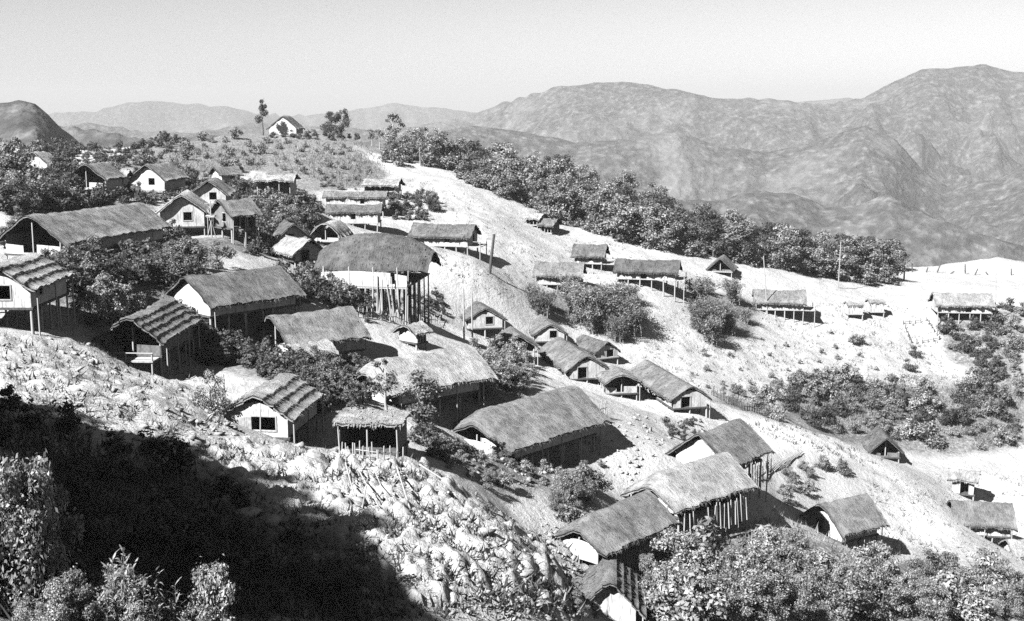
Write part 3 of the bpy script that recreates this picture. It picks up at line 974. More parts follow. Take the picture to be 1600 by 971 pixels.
    if h.get('leanto'):
        hh = dict(W=2.6, rise=.35, wall=0, stilt=0, oe=.3, og=.3, p=1.3)
        me = roof_mesh(hh, 3.4, seed + 50)
        o = link('porch_roof', me, THATCH[2], root)
        o.location = (-L2 + 1.2, -hw - 1.2, wt - .75)
        o.rotation_euler = (R(14), 0, 0)
        for (xx, yy) in ((-L2 - .3, -hw - 2.3), (-L2 + 1.2, -hw - 2.3), (-L2 + 2.7, -hw - 2.3)):
            pole('porch_post', (xx, yy, ground(xx, yy) - .2), (xx, yy, wt - 1.0), .08, POST, root)
        panel('porch_wall', [(-L2 - .3, st + .9), (-L2 + 2.7, st + .9)], st - .2, -hw - 2.2, 'y', [], WALL, root)
    if h.get('hood'):
        # low screen wall closing the hooded end
        panel('porch_wall', [(-hw * .8, st + .9), (hw * .1, st + 1.0), (hw * .8, st + .8)], st - .4, -L2 - .9, 'x', [], WALL, root)
        for yy in (-hw * .8, 0.05, hw * .8):
            pole('porch_post', (-L2 - .85, yy, ground(-L2 - .85, yy) - .2), (-L2 - .85, yy, st + h['wall'] * .9), .08, POST, root)
    if h['name'] == 'hall':
        # screened gallery along the front and a stair of poles at the right end
        box_mesh('gallery_floor', -L2, L2, -hw - 1.6, -hw - .16, st - .14, st - .02, POST, root)
        panel('gallery_wall', [(-L2, st + 1.35), (-L2 * .3, st + 1.55), (L2 * .5, st + 1.45), (L2, st + 1.1)], st - .3, -hw - 1.55, 'y', [(L2 * .62, L2 * .72, st + .2, st + 1.3)], WALL, root)
        for k in range(11):
            xx = -L2 + 2 * L2 * k / 10 + random.uniform(-.3, .3)
            gzz = ground(xx, -hw - 1.5)
            pole('stilt', (xx + random.uniform(-.2, .2), -hw - 1.5, gzz - .2), (xx, -hw - 1.5, st + (.0 if k % 3 else 2.0)), .10, POST, root)
        for k in range(14):
            xx = L2 - 3.2 + random.uniform(0, 4.0); yy = -hw - 1.5 + random.uniform(-1.5, 3)
            pole('prop', (xx, yy, ground(xx, yy) - .2), (xx + random.uniform(-.6, .6), yy, st + random.uniform(.2, 1.1)), .08, POST, root)
    return root
HOUSE_OBJS = [build_house(h, k + 1) for k, h in enumerate(HOUSES)]

# ------------------------------------------------------------------ vegetation
MASS = {}
def leaf_mesh(name, P, N, size, r_, aspect=0.55, mat=LEAF):
    """one pointed leaf clump face per point"""
    n = len(P)
    N = N / (np.linalg.norm(N, axis=1, keepdims=True) + 1e-9)
    a = r_.normal(size=(n, 3))
    U = np.cross(N, a); U /= np.linalg.norm(U, axis=1, keepdims=True) + 1e-9
    V = np.cross(N, U)
    s = size * r_.uniform(.6, 1.35, (n, 1))
    A = P - U * s * .5; B = P + V * s * aspect * .5 + N * s * .10; Cc = P + U * s * .5; D = P - V * s * aspect * .5 + N * s * .10
    vs = np.stack([A, B, Cc, D], 1).reshape(-1, 3)
    f = np.arange(4 * n).reshape(-1, 4)
    me = np_mesh(name, vs, f)
    t = me.attributes.new('tone', 'FLOAT', 'FACE')
    t.data.foreach_set('value', r_.random(n).astype(np.float32))
    me.materials.append(mat)
    return me

def cloud(lobes, n, r_, fill=0.35):
    w_ = np.array([l[3] ** 2 for l in lobes]); w_ = w_ / w_.sum()
    k = r_.choice(len(lobes), n, p=w_)
    Lc = np.array([l[:3] for l in lobes])[k]; Rr = np.array([l[3] for l in lobes])[k]
    d = r_.normal(size=(n, 3)); d /= np.linalg.norm(d, axis=1, keepdims=True)
    rad = 1 - (r_.random(n) ** 1.6) * (1 - fill)
    rad *= 1 + 0.30 * (r_.random(n) - .5) + 0.35 * np.clip(r_.normal(size=n), 0, 3) * (r_.random(n) < .35)
    sq = np.array([1, 1, .8])
    P = Lc + d * sq * (rad * Rr)[:, None]
    N = d * .8 + r_.normal(size=(n, 3)) * .55 + np.array([0, 0, .35])
    return P, N

def tube_mesh(name, branches, mat, nseg=6):
    """branches: list of [(point, radius), ...]"""
    vs = []; fs = []
    for br in branches:
        k0 = len(vs)
        for q, (p, r0) in enumerate(br):
            p = Vector(p)
            d = (Vector(br[min(q + 1, len(br) - 1)][0]) - Vector(br[max(q - 1, 0)][0])).normalized()
            u = d.orthogonal().normalized(); v = d.cross(u)
            for i in range(nseg):
                a = 2 * math.pi * i / nseg
                vs.append(tuple(p + (u * math.cos(a) + v * math.sin(a)) * r0))
        for q in range(len(br) - 1):
            for i in range(nseg):
                j = (i + 1) % nseg
                fs.append((k0 + q * nseg + i, k0 + q * nseg + j, k0 + (q + 1) * nseg + j, k0 + (q + 1) * nseg + i))
    me = bpy.data.meshes.new(name)
    me.from_pydata(vs, [], fs)
    for p in me.polygons: p.use_smooth = True
    me.materials.append(mat)
    return me

PROTO = {}
def tree_proto(kind, seed, h, trunk_frac, rad, nl, lobe_r, n, leaf, mat, bark=BARK, flat=1.0, fill=.35):
    r_ = np.random.default_rng(seed)
    lobes = []
    for k in range(nl):
        a = r_.random() * 6.283; q = r_.random() ** .5
        zf = r_.random()
        env = math.sin(math.pi * (0.18 + 0.78 * zf)) ** .7
        x = rad * q * env * math.cos(a); y = rad * q * env * math.sin(a)
        z = h * (trunk_frac + (1 - trunk_frac) * (0.08 + .86 * zf))
        lobes.append((x, y, z * flat, lobe_r * r_.uniform(.65, 1.3) * (1.1 - .45 * zf)))
    P, N = cloud(lobes, n, r_, fill)
    crown = leaf_mesh('crown', P, N, leaf, r_, mat=mat)
    top = h * (trunk_frac + .55 * (1 - trunk_frac))
    br = [[((0, 0, -.4), h * .028 + .05), ((.08 * r_.normal(), .08 * r_.normal(), h * trunk_frac * .6), h * .02 + .03), ((.2 * r_.normal(), .2 * r_.normal(), top), h * .008 + .015)]]
    for l in lobes[:min(nl, 9)]:
        z0 = min(top, max(h * trunk_frac * .6, l[2] - l[3] - .3 * h * .2))
        br.append([((0, 0, z0), h * .009 + .015), ((l[0] * .5, l[1] * .5, z0 + (l[2] - z0) * .6), h * .006 + .01), ((l[0], l[1], l[2]), .015)])
    trunk = tube_mesh('trunk', br, bark)
    PROTO.setdefault(kind, []).append((trunk, crown, h))
for s in range(3):
    tree_proto('round', 100 + s, 7.0, .14, 2.4, 15, 1.2, 2600, .36, LEAF)
    tree_proto('dark', 110 + s, 7.0, .14, 2.2, 15, 1.2, 2600, .36, LEAF_DARK)
    tree_proto('airy', 120 + s, 8.0, .35, 2.2, 11, .85, 800, .42, LEAF, PALEBARK)
    tree_proto('pale', 130 + s, 7.0, .14, 2.4, 14, 1.15, 2400, .36, LEAF_PALE)
    tree_proto('shrub', 140 + s, 2.4, .02, 1.25, 10, .62, 1300, .26, LEAF)
    tree_proto('shrub_dark', 150 + s, 2.4, .02, 1.25, 10, .62, 1300, .26, LEAF_DARK)
    tree_proto('shrub_pale', 160 + s, 2.4, .02, 1.25, 10, .60, 1200, .26, LEAF_PALE)
    tree_proto('fine', 170 + s, 4.0, .05, 1.7, 16, .72, 4200, .20, LEAF_PALE)
    tree_proto('finedark', 180 + s, 4.0, .05, 1.7, 16, .72, 4200, .20, LEAF)
tree_proto('layered', 190, 9.0, .30, 1.7, 9, .95, 1800, .4, LEAF_DARK, BARK)
for s in range(3):          # arching bamboo
    r_ = np.random.default_rng(200 + s)
    br = []; P = []; N = []
    for k in range(26):
        a = r_.random() * 6.283; h_ = r_.uniform(4.5, 7.5); ln = r_.uniform(.8, 3.2)
        x0, y0 = .6 * r_.normal(), .6 * r_.normal()
        pts = []
        for q in range(6):
            t = q / 5
            pts.append(((x0 + math.cos(a) * ln * t ** 2.2, y0 + math.sin(a) * ln * t ** 2.2, h_ * (t - .28 * t ** 3.5) - .2), .05 * (1 - .8 * t) + .008))
        br.append(pts)
        for m in range(150):
            t = r_.uniform(.12, 1.0)
            p = np.array([x0 + math.cos(a) * ln * t ** 2.2, y0 + math.sin(a) * ln * t ** 2.2, h_ * (t - .28 * t ** 3.5)])
            P.append(p + r_.normal(size=3) * .26 * (.6 + t)); N.append(r_.normal(size=3) + np.array([math.cos(a), math.sin(a), .6]))
    PROTO.setdefault('bamboo', []).append((tube_mesh('culms', br, POST, 4), leaf_mesh('foliage', np.array(P), np.array(N), .42, r_, .32, LEAF), 6.0))
for s in range(4):          # tall leafy stalks in the foreground
    r_ = np.random.default_rng(220 + s)
    br = []; vs = []; fs = []; tone = []
    for q in range(r_.integers(2, 4)):
        x0, y0 = .18 * r_.normal(), .18 * r_.normal(); h_ = r_.uniform(1.3, 2.0); lx, ly = .12 * r_.normal(), .12 * r_.normal()
        br.append([((x0, y0, -.2), .022), ((x0 + lx * .5, y0 + ly * .5, h_ * .5), .018), ((x0 + lx, y0 + ly, h_), .008)])
        for m in range(16):
            t = .25 + .75 * m / 15; a = r_.random() * 6.283
            ln = r_.uniform(.2, .5) * (1.2 - .5 * t); wd = r_.uniform(.022, .045); dr = r_.uniform(.1, 1.0)
            b0 = np.array([x0 + lx * t, y0 + ly * t, h_ * t]); dv = np.array([math.cos(a), math.sin(a), 0]); sd = np.array([-math.sin(a), math.cos(a), 0])
            k0 = len(vs)
            for e in range(5):
                u = e / 4
                c_ = b0 + dv * ln * u + np.array([0, 0, ln * (.95 * u - dr * 1.1 * u * u)])
                wv = sd * wd * (math.sin(math.pi * (.12 + .86 * u)) ** .8)
                vs += [c_ - wv, c_ + wv]
            for e in range(4): fs.append((k0 + 2 * e, k0 + 2 * e + 1, k0 + 2 * e + 3, k0 + 2 * e + 2)); tone.append(r_.random())
    me = np_mesh('leaves', np.array(vs), np.array(fs))
    t_ = me.attributes.new('tone', 'FLOAT', 'FACE'); t_.data.foreach_set('value', np.array(tone, np.float32))
    me.materials.append(LEAF_PALE)
    PROTO.setdefault('stalk', []).append((tube_mesh('stalk', br, STRAW, 5), me, 1.95))

COUNT = {}
def mass(key, kind, loc, height, wide):
    """one more bush melted into a cover nobody could count"""
    pr = PROTO[kind]
    tr, cr, h0 = pr[random.randrange(len(pr))]
    k = key
    if ('src', cr.name) not in MASS:
        v = np.empty(len(cr.vertices) * 3, np.float32); cr.vertices.foreach_get('co', v)
        MASS[('src', cr.name)] = v.reshape(-1, 4, 3)
    v = MASS[('src', cr.name)]
    v = v[np.random.default_rng(random.randrange(1 << 30)).choice(len(v), min(len(v), 650), replace=False)]
    c = v.mean(1, keepdims=True)
    s = height / h0
    v = (c + (v - c) * 1.35) * np.array([s * wide, s * wide, s])
    a = random.random() * 6.283
    M_r = np.array([[math.cos(a), math.sin(a), 0], [-math.sin(a), math.cos(a), 0], [0, 0, 1]])
    MASS.setdefault(('out', k), []).append((v @ M_r + np.array(loc)).reshape(-1, 3))
def finish_mass(key, name, label, mat):
    V = np.concatenate(MASS[('out', key)])
    me = np_mesh(name, V, np.arange(len(V)).reshape(-1, 4))
    t = me.attributes.new('tone', 'FLOAT', 'FACE')
    t.data.foreach_set('value', rng.random(len(V) // 4).astype(np.float32))
    tag(link(name, me, mat), label, 'undergrowth', kind='stuff')
def plant(kind, loc, height, label, cat, group=None, name=None, wide=1.0):
    if name == 'MASS': return mass(cat, kind, loc, height, wide)
    pr = PROTO[kind]
    k = COUNT.get(kind, 0); COUNT[kind] = k + 1
    tr, cr, h0 = pr[k % len(pr)]
    s = height / h0
    o = bpy.data.objects.new(name or cat.replace(' ', '_'), None)
    col.objects.link(o)
    o.location = loc
    o.rotation_euler = (random.uniform(-.08, .08), random.uniform(-.08, .08), random.random() * 6.283)
    sx = s * wide
    o.scale = (sx * random.uniform(.88, 1.15), sx * random.uniform(.88, 1.15), s)
    tag(o, label, cat, group)
    for me, nm in ((tr, tr.name.split('.')[0]), (cr, cr.name.split('.')[0])):
        if cat == 'shrub': nm = {'trunk': 'stem', 'crown': 'foliage'}.get(nm, nm)
        c = bpy.data.objects.new(nm, me)
        col.objects.link(c)
        c.parent = o
    return o

def near_house(p, margin):
    for h in HOUSES:
        dx, dy = p[0] - h['c'][0], p[1] - h['c'][1]
        if abs(dx) > 14 or abs(dy) > 14: continue
        if h['d1'] > 280 and dy < 3 and abs(dx) < 6: return True
        if h['label'].startswith('steep') and -9 < dy < 1 and -2.5 < dx + dy * .09 < 3.2: return True
        ca, sa = math.cos(-h['yaw']), math.sin(-h['yaw'])
        lx, ly = ca * dx - sa * dy, sa * dx + ca * dy
        if abs(lx) < h['Lr'] / 2 + h.get('ext', 0) + margin and abs(ly) < h['W'] / 2 + margin: return True
    return False

def roof_in_way(p, height):
    """does a plant of this height stand in front of a roof as seen along the street side"""
    px, py = project(p); _, pt = project((p[0], p[1], p[2] + height))
    for h in HOUSES:
        if h['c'][1] < p[1]: continue
        x0, x1 = sorted((h['A'][0], h['B'][0])); y0 = min(h['A'][1], h['B'][1])
        sc = F / h['d1']
        if x0 - 2.2 * sc < px < x1 + 2.2 * sc and pt < y0 + .75 * sc * (h['rise'] + h['wall']) and py > y0:
            return True
    return False

def scatter(poly, n, gap, hr, kinds, labels, cat, group, wide=1.0, margin=1.0, guard=True, tmin=26.0, name=None):
    xs = [p[0] for p in poly]; ys = [p[1] for p in poly]
    pts = []; tries = 0
    while len(pts) < n and tries < n * 40:
        tries += 1
        x, y = random.uniform(min(xs), max(xs)), random.uniform(min(ys), max(ys))
        if not inpoly(np.array([x]), np.array([y]), poly)[0]: continue
        if any((x - a) ** 2 + ((y - b) * 1.6) ** 2 < gap * gap for a, b in pts): continue
        q = hit(x, y, tmin)
        if q is None or near_house(q, margin): continue
        hh = random.uniform(*hr)
        if guard and roof_in_way(q, hh):
            hh *= .5
            if roof_in_way(q, hh): continue
        pts.append((x, y))
        k = random.randrange(len(kinds))
        plant(kinds[k], q, hh, labels[k], cat, group, wide=wide, name=name)
    return len(pts)

T, S = 'tree', 'shrub'
# the wood beyond the ridge of the bare slope
scatter([(600,235),(720,255),(840,282),(1000,328),(1120,365),(1250,392),(1392,425),(1395,452),(1300,438),(1130,408),(1000,386),(880,352),(760,300),(660,258),(610,262)], 125, 13, (4.5, 8.0),
        ['round', 'dark', 'pale', 'round'], ['leafy mid grey tree in the wood beyond the ridge of the bare slope', 'dark rounded tree in the wood beyond the ridge of the bare slope', 'pale leafy tree in the wood beyond the ridge of the bare slope', 'leafy mid grey tree in the wood beyond the ridge of the bare slope'], T, 'trees of the wood beyond the ridge', margin=1.5, tmin=218, wide=1.2)
WOOD = [(600,235),(720,255),(840,282),(1000,328),(1120,365),(1250,392),(1392,425),(1395,452),(1300,438),(1130,408),(1000,386),(880,352),(760,300),(660,258),(610,262)]
scatter(WOOD, 240, 7, (1.6, 3.6), ['shrub', 'shrub'], ['', ''], 'wood_growth', None, name='MASS', tmin=218, wide=1.2)
finish_mass('wood_growth', 'undergrowth', 'grey undergrowth filling the wood beyond the ridge', LEAF)
for P_, m_, hr_ in [([(60,385),(270,372),(300,400),(280,430),(160,470),(110,470)], 80, (.9, 2.6)), ([(270,440),(425,465),(425,565),(330,575),(260,530)], 80, (.8, 2.3)),
        ([(335,560),(480,565),(500,650),(440,690),(430,600)], 60, (.7, 2.0)), ([(440,425),(560,435),(570,480),(450,480)], 50, (.8, 2.1)), ([(310,300),(420,290),(500,312),(505,350),(440,400),(380,400),(330,340)], 90, (.8, 2.8)),
        ([(0,245),(110,262),(215,290),(300,280),(330,310),(60,335),(0,345)], 120, (1.0, 3.4)), ([(470,560),(570,575),(570,640),(490,640)], 40, (.8, 2.0)), ([(640,640),(700,690),(740,710),(690,730),(650,690)], 20, (.6, 1.4)), ([(520,470),(690,462),(695,505),(530,505)], 34, (.6, 1.5)), ([(110,232),(250,214),(300,236),(215,262),(130,262)], 50, (.8, 2.4)), ([(1040,665),(1100,660),(1105,690),(1050,692)], 14, (.4, 1.0)), ([(560,560),(600,600),(590,640),(540,620)], 14, (.8, 1.8)), ([(0,232),(120,240),(110,262),(0,260)], 30, (1.2, 3.5)), ([(600,300),(690,315),(670,345),(600,345)], 20, (.8, 2.2))]:
    scatter(P_, m_, 8, hr_, ['shrub', 'shrub_pale', 'shrub'], ['', '', ''], 'village_growth', None, name='MASS', margin=.5)
finish_mass('village_growth', 'undergrowth', 'low scrubby growth between the houses', LEAF_DARK)
# upper left trees
scatter([(0,262),(60,268),(110,290),(150,312),(60,335),(0,350)], 20, 22, (4.0, 7.0), ['dark', 'round'], ['dark tree massed above the long grey house at the upper left', 'lighter leafy tree massed above the long grey house at the upper left'], T, 'upper left trees')
scatter([(120,290),(300,275),(330,300),(250,320),(200,310),(130,312)], 12, 20, (2.0, 4.2), ['dark', 'round'], ['small dark tree among the gabled houses at the upper left', 'small leafy tree among the gabled houses at the upper left'], T, 'small trees among the upper left houses', margin=.6)
scatter([(0,345),(40,360),(90,470),(20,400),(0,385)], 5, 18, (2.0, 3.5), ['round'], ['leafy bush pressed against the left end of the long grey house'], S, 'bushes by the long grey house')
scatter([(300,300),(420,292),(500,315),(500,345),(440,395),(385,395),(335,345)], 10, 20, (2.0, 3.8), ['dark', 'round'], ['dark small tree in the thicket left of the great hall', 'grey small tree in the thicket left of the great hall'], T, 'small trees left of the great hall', margin=.6)
scatter([(70,395),(290,385),(300,420),(160,470),(100,460)], 8, 26, (2.0, 3.6), ['dark', 'round'], ['dark small tree in front of the long grey house', 'grey small tree in front of the long grey house'], T, 'small trees before the long grey house', margin=.6)
# hilltop cover
scatter([(205,240),(250,218),(420,216),(420,262),(300,290),(215,262)], 34, 15, (1.0, 2.6), ['shrub_dark', 'shrub', 'shrub'], ['dark low bush on the terraced bank left of the hilltop', 'grey low bush on the terraced bank left of the hilltop', 'grey low bush on the terraced bank left of the hilltop'], 'hill_cover', 'bushes of the terraced bank', name='MASS')
scatter([(420,225),(526,222),(590,268),(560,300),(480,300),(425,262)], 34, 12, (.6, 1.5), ['shrub', 'shrub_dark', 'shrub_pale'], ['grey low bush on the hill face under the hilltop house', 'dark low bush on the hill face under the hilltop house', 'pale low bush on the hill face under the hilltop house'], 'hill_cover', 'bushes of the hill face', name='MASS')
scatter([(415,212),(560,212),(600,222),(560,222),(430,220)], 14, 12, (1.0, 1.8), ['shrub_dark'], ['dark hedge bush along the hilltop edge'], 'hill_dark', 'hilltop edge bushes', name='MASS')
scatter([(562,212),(620,228),(672,256),(655,264),(612,248),(578,228)], 16, 13, (2.5, 5.5), ['airy', 'round'], ['airy tree on the hilltop shoulder right of the straight track', 'leafy tree on the hilltop shoulder right of the straight track'], T, 'trees of the hilltop shoulder', tmin=200)
# between the upper houses
scatter([(385,320),(500,318),(505,345),(440,365),(470,400),(400,400),(372,350)], 20, 15, (1.2, 3.0), ['shrub', 'shrub_pale', 'shrub_dark'], ['grey bush in the thicket left of the great hall', 'pale bush in the thicket left of the great hall', 'dark bush in the thicket left of the great hall'], S, 'bushes left of the great hall')
scatter([(600,300),(680,320),(670,345),(610,345)], 9, 14, (1.2, 2.8), ['shrub', 'shrub_dark'], ['grey bush between the stacked long houses and the bare slope', 'dark bush between the stacked long houses and the bare slope'], S, 'bushes beside the stacked houses')
scatter([(450,425),(560,440),(560,480),(470,470)], 9, 18, (1.2, 2.2), ['shrub', 'shrub_pale'], ['grey bush below the left end of the great hall', 'pale bush below the left end of the great hall'], S, 'bushes below the great hall')
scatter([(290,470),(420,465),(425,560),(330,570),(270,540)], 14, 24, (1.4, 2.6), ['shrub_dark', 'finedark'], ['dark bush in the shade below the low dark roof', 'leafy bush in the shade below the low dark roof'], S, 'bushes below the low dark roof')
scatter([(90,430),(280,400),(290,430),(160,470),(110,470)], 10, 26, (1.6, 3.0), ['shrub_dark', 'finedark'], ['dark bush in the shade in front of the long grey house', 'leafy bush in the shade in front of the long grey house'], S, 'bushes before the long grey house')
scatter([(650,590),(800,560),(835,600),(790,625),(700,640),(650,625)], 16, 22, (1.6, 3.2), ['finedark', 'fine'], ['leafy bush in the clump behind the broad hooded house', 'pale leafy bush in the clump behind the broad hooded house'], S, 'bushes behind the broad hooded house', guard=False)
scatter([(660,690),(740,705),(850,722),(930,705),(950,725),(880,765),(740,765),(690,730)], 28, 18, (.5, 1.2), ['fine', 'shrub_pale', 'finedark'], ['pale weedy bush on the bank below the broad hooded house', 'pale weedy bush on the bank below the broad hooded house', 'grey weedy bush on the bank below the broad hooded house'], S, 'weeds below the broad hooded house')
scatter([(470,560),(560,570),(560,640),(490,620)], 10, 20, (1.2, 2.4), ['fine', 'finedark'], ['pale bush between the porch roofed house and the pale hooded house', 'grey bush between the porch roofed house and the pale hooded house'], S, 'bushes between two houses')
scatter([(860,775),(930,765),(905,805),(868,835)], 9, 17, (1.2, 2.2), ['finedark', 'shrub'], ['grey bush at the bend of the path left of the ragged eaved house'] * 2, S, 'bushes at the path bend')
# bamboo thicket and leaning bamboo
scatter([(820,470),(990,462),(1005,510),(960,545),(890,510),(830,492)], 18, 20, (3.6, 6.0), ['bamboo'], ['bamboo clump in the thicket below the white slope houses'], 'bamboo clump', 'bamboo thicket')
scatter([(1085,480),(1180,470),(1185,500),(1110,540),(1085,525)], 8, 24, (4.0, 6.0), ['bamboo'], ['arching bamboo clump at the left end of the white clearing'], 'bamboo clump', 'leaning bamboo at the clearing')
# scrub on the right
scatter([(1110,622),(1280,590),(1460,615),(1600,590),(1600,700),(1480,705),(1390,690),(1260,672),(1170,650)], 78, 18, (1.2, 3.4), ['shrub', 'shrub_dark', 'round', 'shrub_pale'], ['grey scrub bush between the white clearing and the bare yard', 'dark scrub bush between the white clearing and the bare yard', 'taller leafy scrub bush between the white clearing and the bare yard', 'pale scrub bush between the white clearing and the bare yard'], S, 'scrub below the white clearing')
scatter([(1465,490),(1600,478),(1600,590),(1540,600),(1480,545)], 30, 18, (1.2, 3.2), ['shrub', 'shrub_dark', 'shrub_pale'], ['grey scrub bush at the right edge above the bare yard', 'dark scrub bush at the right edge above the bare yard', 'pale scrub bush at the right edge above the bare yard'], S, 'scrub at the right edge')
scatter([(1050,560),(1300,520),(1450,600),(1260,600),(1110,620)], 26, 22, (.5, 1.0), ['shrub', 'shrub_pale'], ['tiny grey bush dotted on the white clearing', 'tiny pale bush dotted on the white clearing'], 'clearing_dots', 'dots on the white clearing', name='MASS')
scatter([(1225,735),(1320,722),(1325,740),(1255,780),(1215,790)], 12, 16, (1.0, 1.9), ['finedark', 'shrub'], ['grey bush right of the arched black house'] * 2, S, 'bushes right of the arched black house')
# lower right thicket
scatter([(1060,900),(1120,885),(1240,880),(1290,905),(1420,905),(1600,920),(1600,978),(1020,978),(1020,940)], 85, 21, (1.2, 4.2), ['fine', 'finedark', 'shrub_pale', 'pale'], ['pale leafy young tree in the lower right thicket', 'grey leafy young tree in the lower right thicket', 'pale leafy young tree in the lower right thicket', 'larger pale tree in the lower right thicket'], T, 'lower right thicket', margin=.6)
scatter([(885,880),(960,960),(1000,975),(900,975)], 4, 20, (.6, 1.0), ['fine'], ['pale bush in front of the steep roofed house'], S, 'bushes before the steep roofed house', margin=.2)

finish_mass('hill_cover', 'undergrowth', 'low grey bushes covering the hill face and terraces under the hilltop', LEAF)
finish_mass('hill_dark', 'hedge_growth', 'dark low hedge growth along the hilltop edge', LEAF_DARK)
finish_mass('clearing_dots', 'undergrowth', 'tiny bushes dotted over the white clearing', LEAF)
E = [  # single ones: kind, px, py of the foot, forward distance (None = where the ground is met), height, label, category, width
 ('layered', 411, 212, 286, 8.6, 'tall tree with tiered dark foliage left of the hilltop house', T, .8),
 ('dark', 517, 213, 284, 5.0, 'round dark tree, left of the two side by side on the hilltop', T, 1.1),
 ('dark', 533, 213, 286, 6.6, 'taller round dark tree, right of the two side by side on the hilltop', T, .8),
 ('airy', 612, 240, 270, 8.6, 'tall airy tree standing above the shoulder right of the hilltop', T, .9),
 ('dark', 688, 252, 262, 6.4, 'big round dark tree at the top end of the bare slope', T, 1.25),
 ('dark', 727, 262, 262, 4.8, 'dark tree just right of the big round one at the slope top', T, .8),
 ('dark', 793, 286, 268, 6.6, 'dark tree standing clear above the wood, left of the close pair', T, .9),
 ('dark', 832, 282, 275, 5.8, 'round dark tree of the close pair standing above the wood, left one', T, .9),
 ('dark', 853, 285, 275, 5.8, 'round dark tree of the close pair standing above the wood, right one', T, .9),
 ('dark', 982, 385, 228, 6.5, 'black crowned tree behind the ridge line houses', T, 1.0),
 ('round', 172, 505, 99, 4.6, 'leafy tree left of the open fronted gable house', T, .85),
 ('fine', 205, 480, 101, 3.6, 'bright leafy tree behind the open fronted gable house', T, .8),
 ('finedark', 142, 530, 97, 3.0, 'dark leafy bush at the end of the dry path', S, .9),
 ('finedark', 262, 425, 112, 3.2, 'clipped looking round hedge bush below the long grey house', S, 1.2),
 ('finedark', 300, 420, 116, 3.4, 'larger round hedge bush beside the path up to the flag pole', S, 1.2),
 ('finedark', 340, 410, 121, 3.0, 'right end of the round hedge beside the path', S, 1.2),
 ('fine', 329, 588, 80, 3.0, 'small pale round tree in the black shade below the low roof', T, .8),
 ('airy', 605, 640, 92, 4.6, 'thin pale stemmed tree at the right of the pickets shed', T, .9),
 ('round', 660, 655, 92, 4.2, 'bushy tree beside the broad hooded house', T, 1.1),
 ('shrub', 1338, 538, None, 1.9, 'lone bush casting a shadow in the middle of the white clearing', S, 1.2),
 ('shrub_dark', 1430, 557, None, 2.0, 'dark bush at the edge of the white clearing, upper of two', S, 1.1),
 ('shrub_dark', 1420, 578, None, 1.7, 'dark bush at the edge of the white clearing, lower of two', S, 1.3),
 ('shrub_dark', 1478, 520, None, 2.6, 'dark bush beside the small fenced plot', S, 1.2),
 ('shrub', 1105, 458, None, 2.2, 'small bush below the ridge line houses', S, 1.0),
 ('shrub_dark', 668, 312, None, 1.8, 'dark bush near the top left of the bare slope', S, 1.1),
 ('finedark', 800, 610, None, 2.4, 'dense dark bush against the back of the broad hooded house', S, 1.3),
 ('fine', 1012, 925, None, 2.6, 'pale puffy tree right of the steep roofed house', T, .7),
]
for kind, px, py, d, hgt, lab, cat, wd in E:
    q = hit(px, py) if d is None else None
    if q is None:
        p = at(px, py, d or 150)
        q = (p[0], p[1], gz1(p[0], p[1]))
    plant(kind, q, hgt, lab, cat, wide=wd)

# the near bank below the camera: leafy shoots whose tops reach into the sun at the lower left
shoots = [(random.uniform(-8, 55), random.uniform(705, 830), random.uniform(27, 31), 'fine') for k in range(8)]
shoots += [(random.uniform(80, 290), 0, random.uniform(26, 30), 'stalk') for k in range(26)] + [(random.uniform(0, 90), random.uniform(900, 960), random.uniform(26, 29), 'stalk') for k in range(8)]
shoots += [(random.uniform(70, 340), -1, random.uniform(26, 30), 'fine') for k in range(12)] + [(random.uniform(0, 90), random.uniform(880, 960), random.uniform(26, 29), 'fine') for k in range(7)]
for px, ytop, d, kd in shoots:
    if ytop == 0: ytop = 840 + 115 * min(1, abs(px - 200) / 95) ** 1.4 + random.uniform(0, 75)
    if ytop == -1: ytop = 890 + random.uniform(-15, 70)
    p = at(px, ytop, d); z0 = gz1(p[0], d)
    ht = max(.7, p[2] - z0)
    if kd == 'stalk':
        plant('stalk', (p[0], d, z0), ht, 'sunlit leafy shoots rising in front of the black shade at the lower left', 'plant', 'shoots at the lower left', name='leafy_plant', wide=min(1.0, 1.3 / ht))
    else:
        plant('fine', (p[0], d, z0), ht, 'sunlit fine leaved bush on the near bank at the lower left corner', S, 'bushes of the near bank', wide=min(.9, .3 + .6 / ht))
scatter([(0,648),(60,646),(130,675),(300,712),(420,830),(560,900),(600,971),(0,971)], 60, 34, (.8, 2.0), ['shrub_dark', 'finedark'], ['dark bush in the deep shade of the foreground'] * 2, 'shade_and_crest_cover', 'bushes in the foreground shade', name='MASS')
for k in range(90):  # unseen bushes added on the spur crest to roughen its shadow edge
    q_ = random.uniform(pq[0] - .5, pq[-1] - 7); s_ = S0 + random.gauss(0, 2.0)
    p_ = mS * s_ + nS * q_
    mass('shade_and_crest_cover', 'shrub_dark', (p_[0], p_[1], gz1(p_[0], p_[1])), random.uniform(.5, 1.9), random.uniform(.8, 1.4))
finish_mass('shade_and_crest_cover', 'undergrowth', 'dark bushes in the foreground shade, plus unseen ones added to roughen its edge', LEAF_DARK)
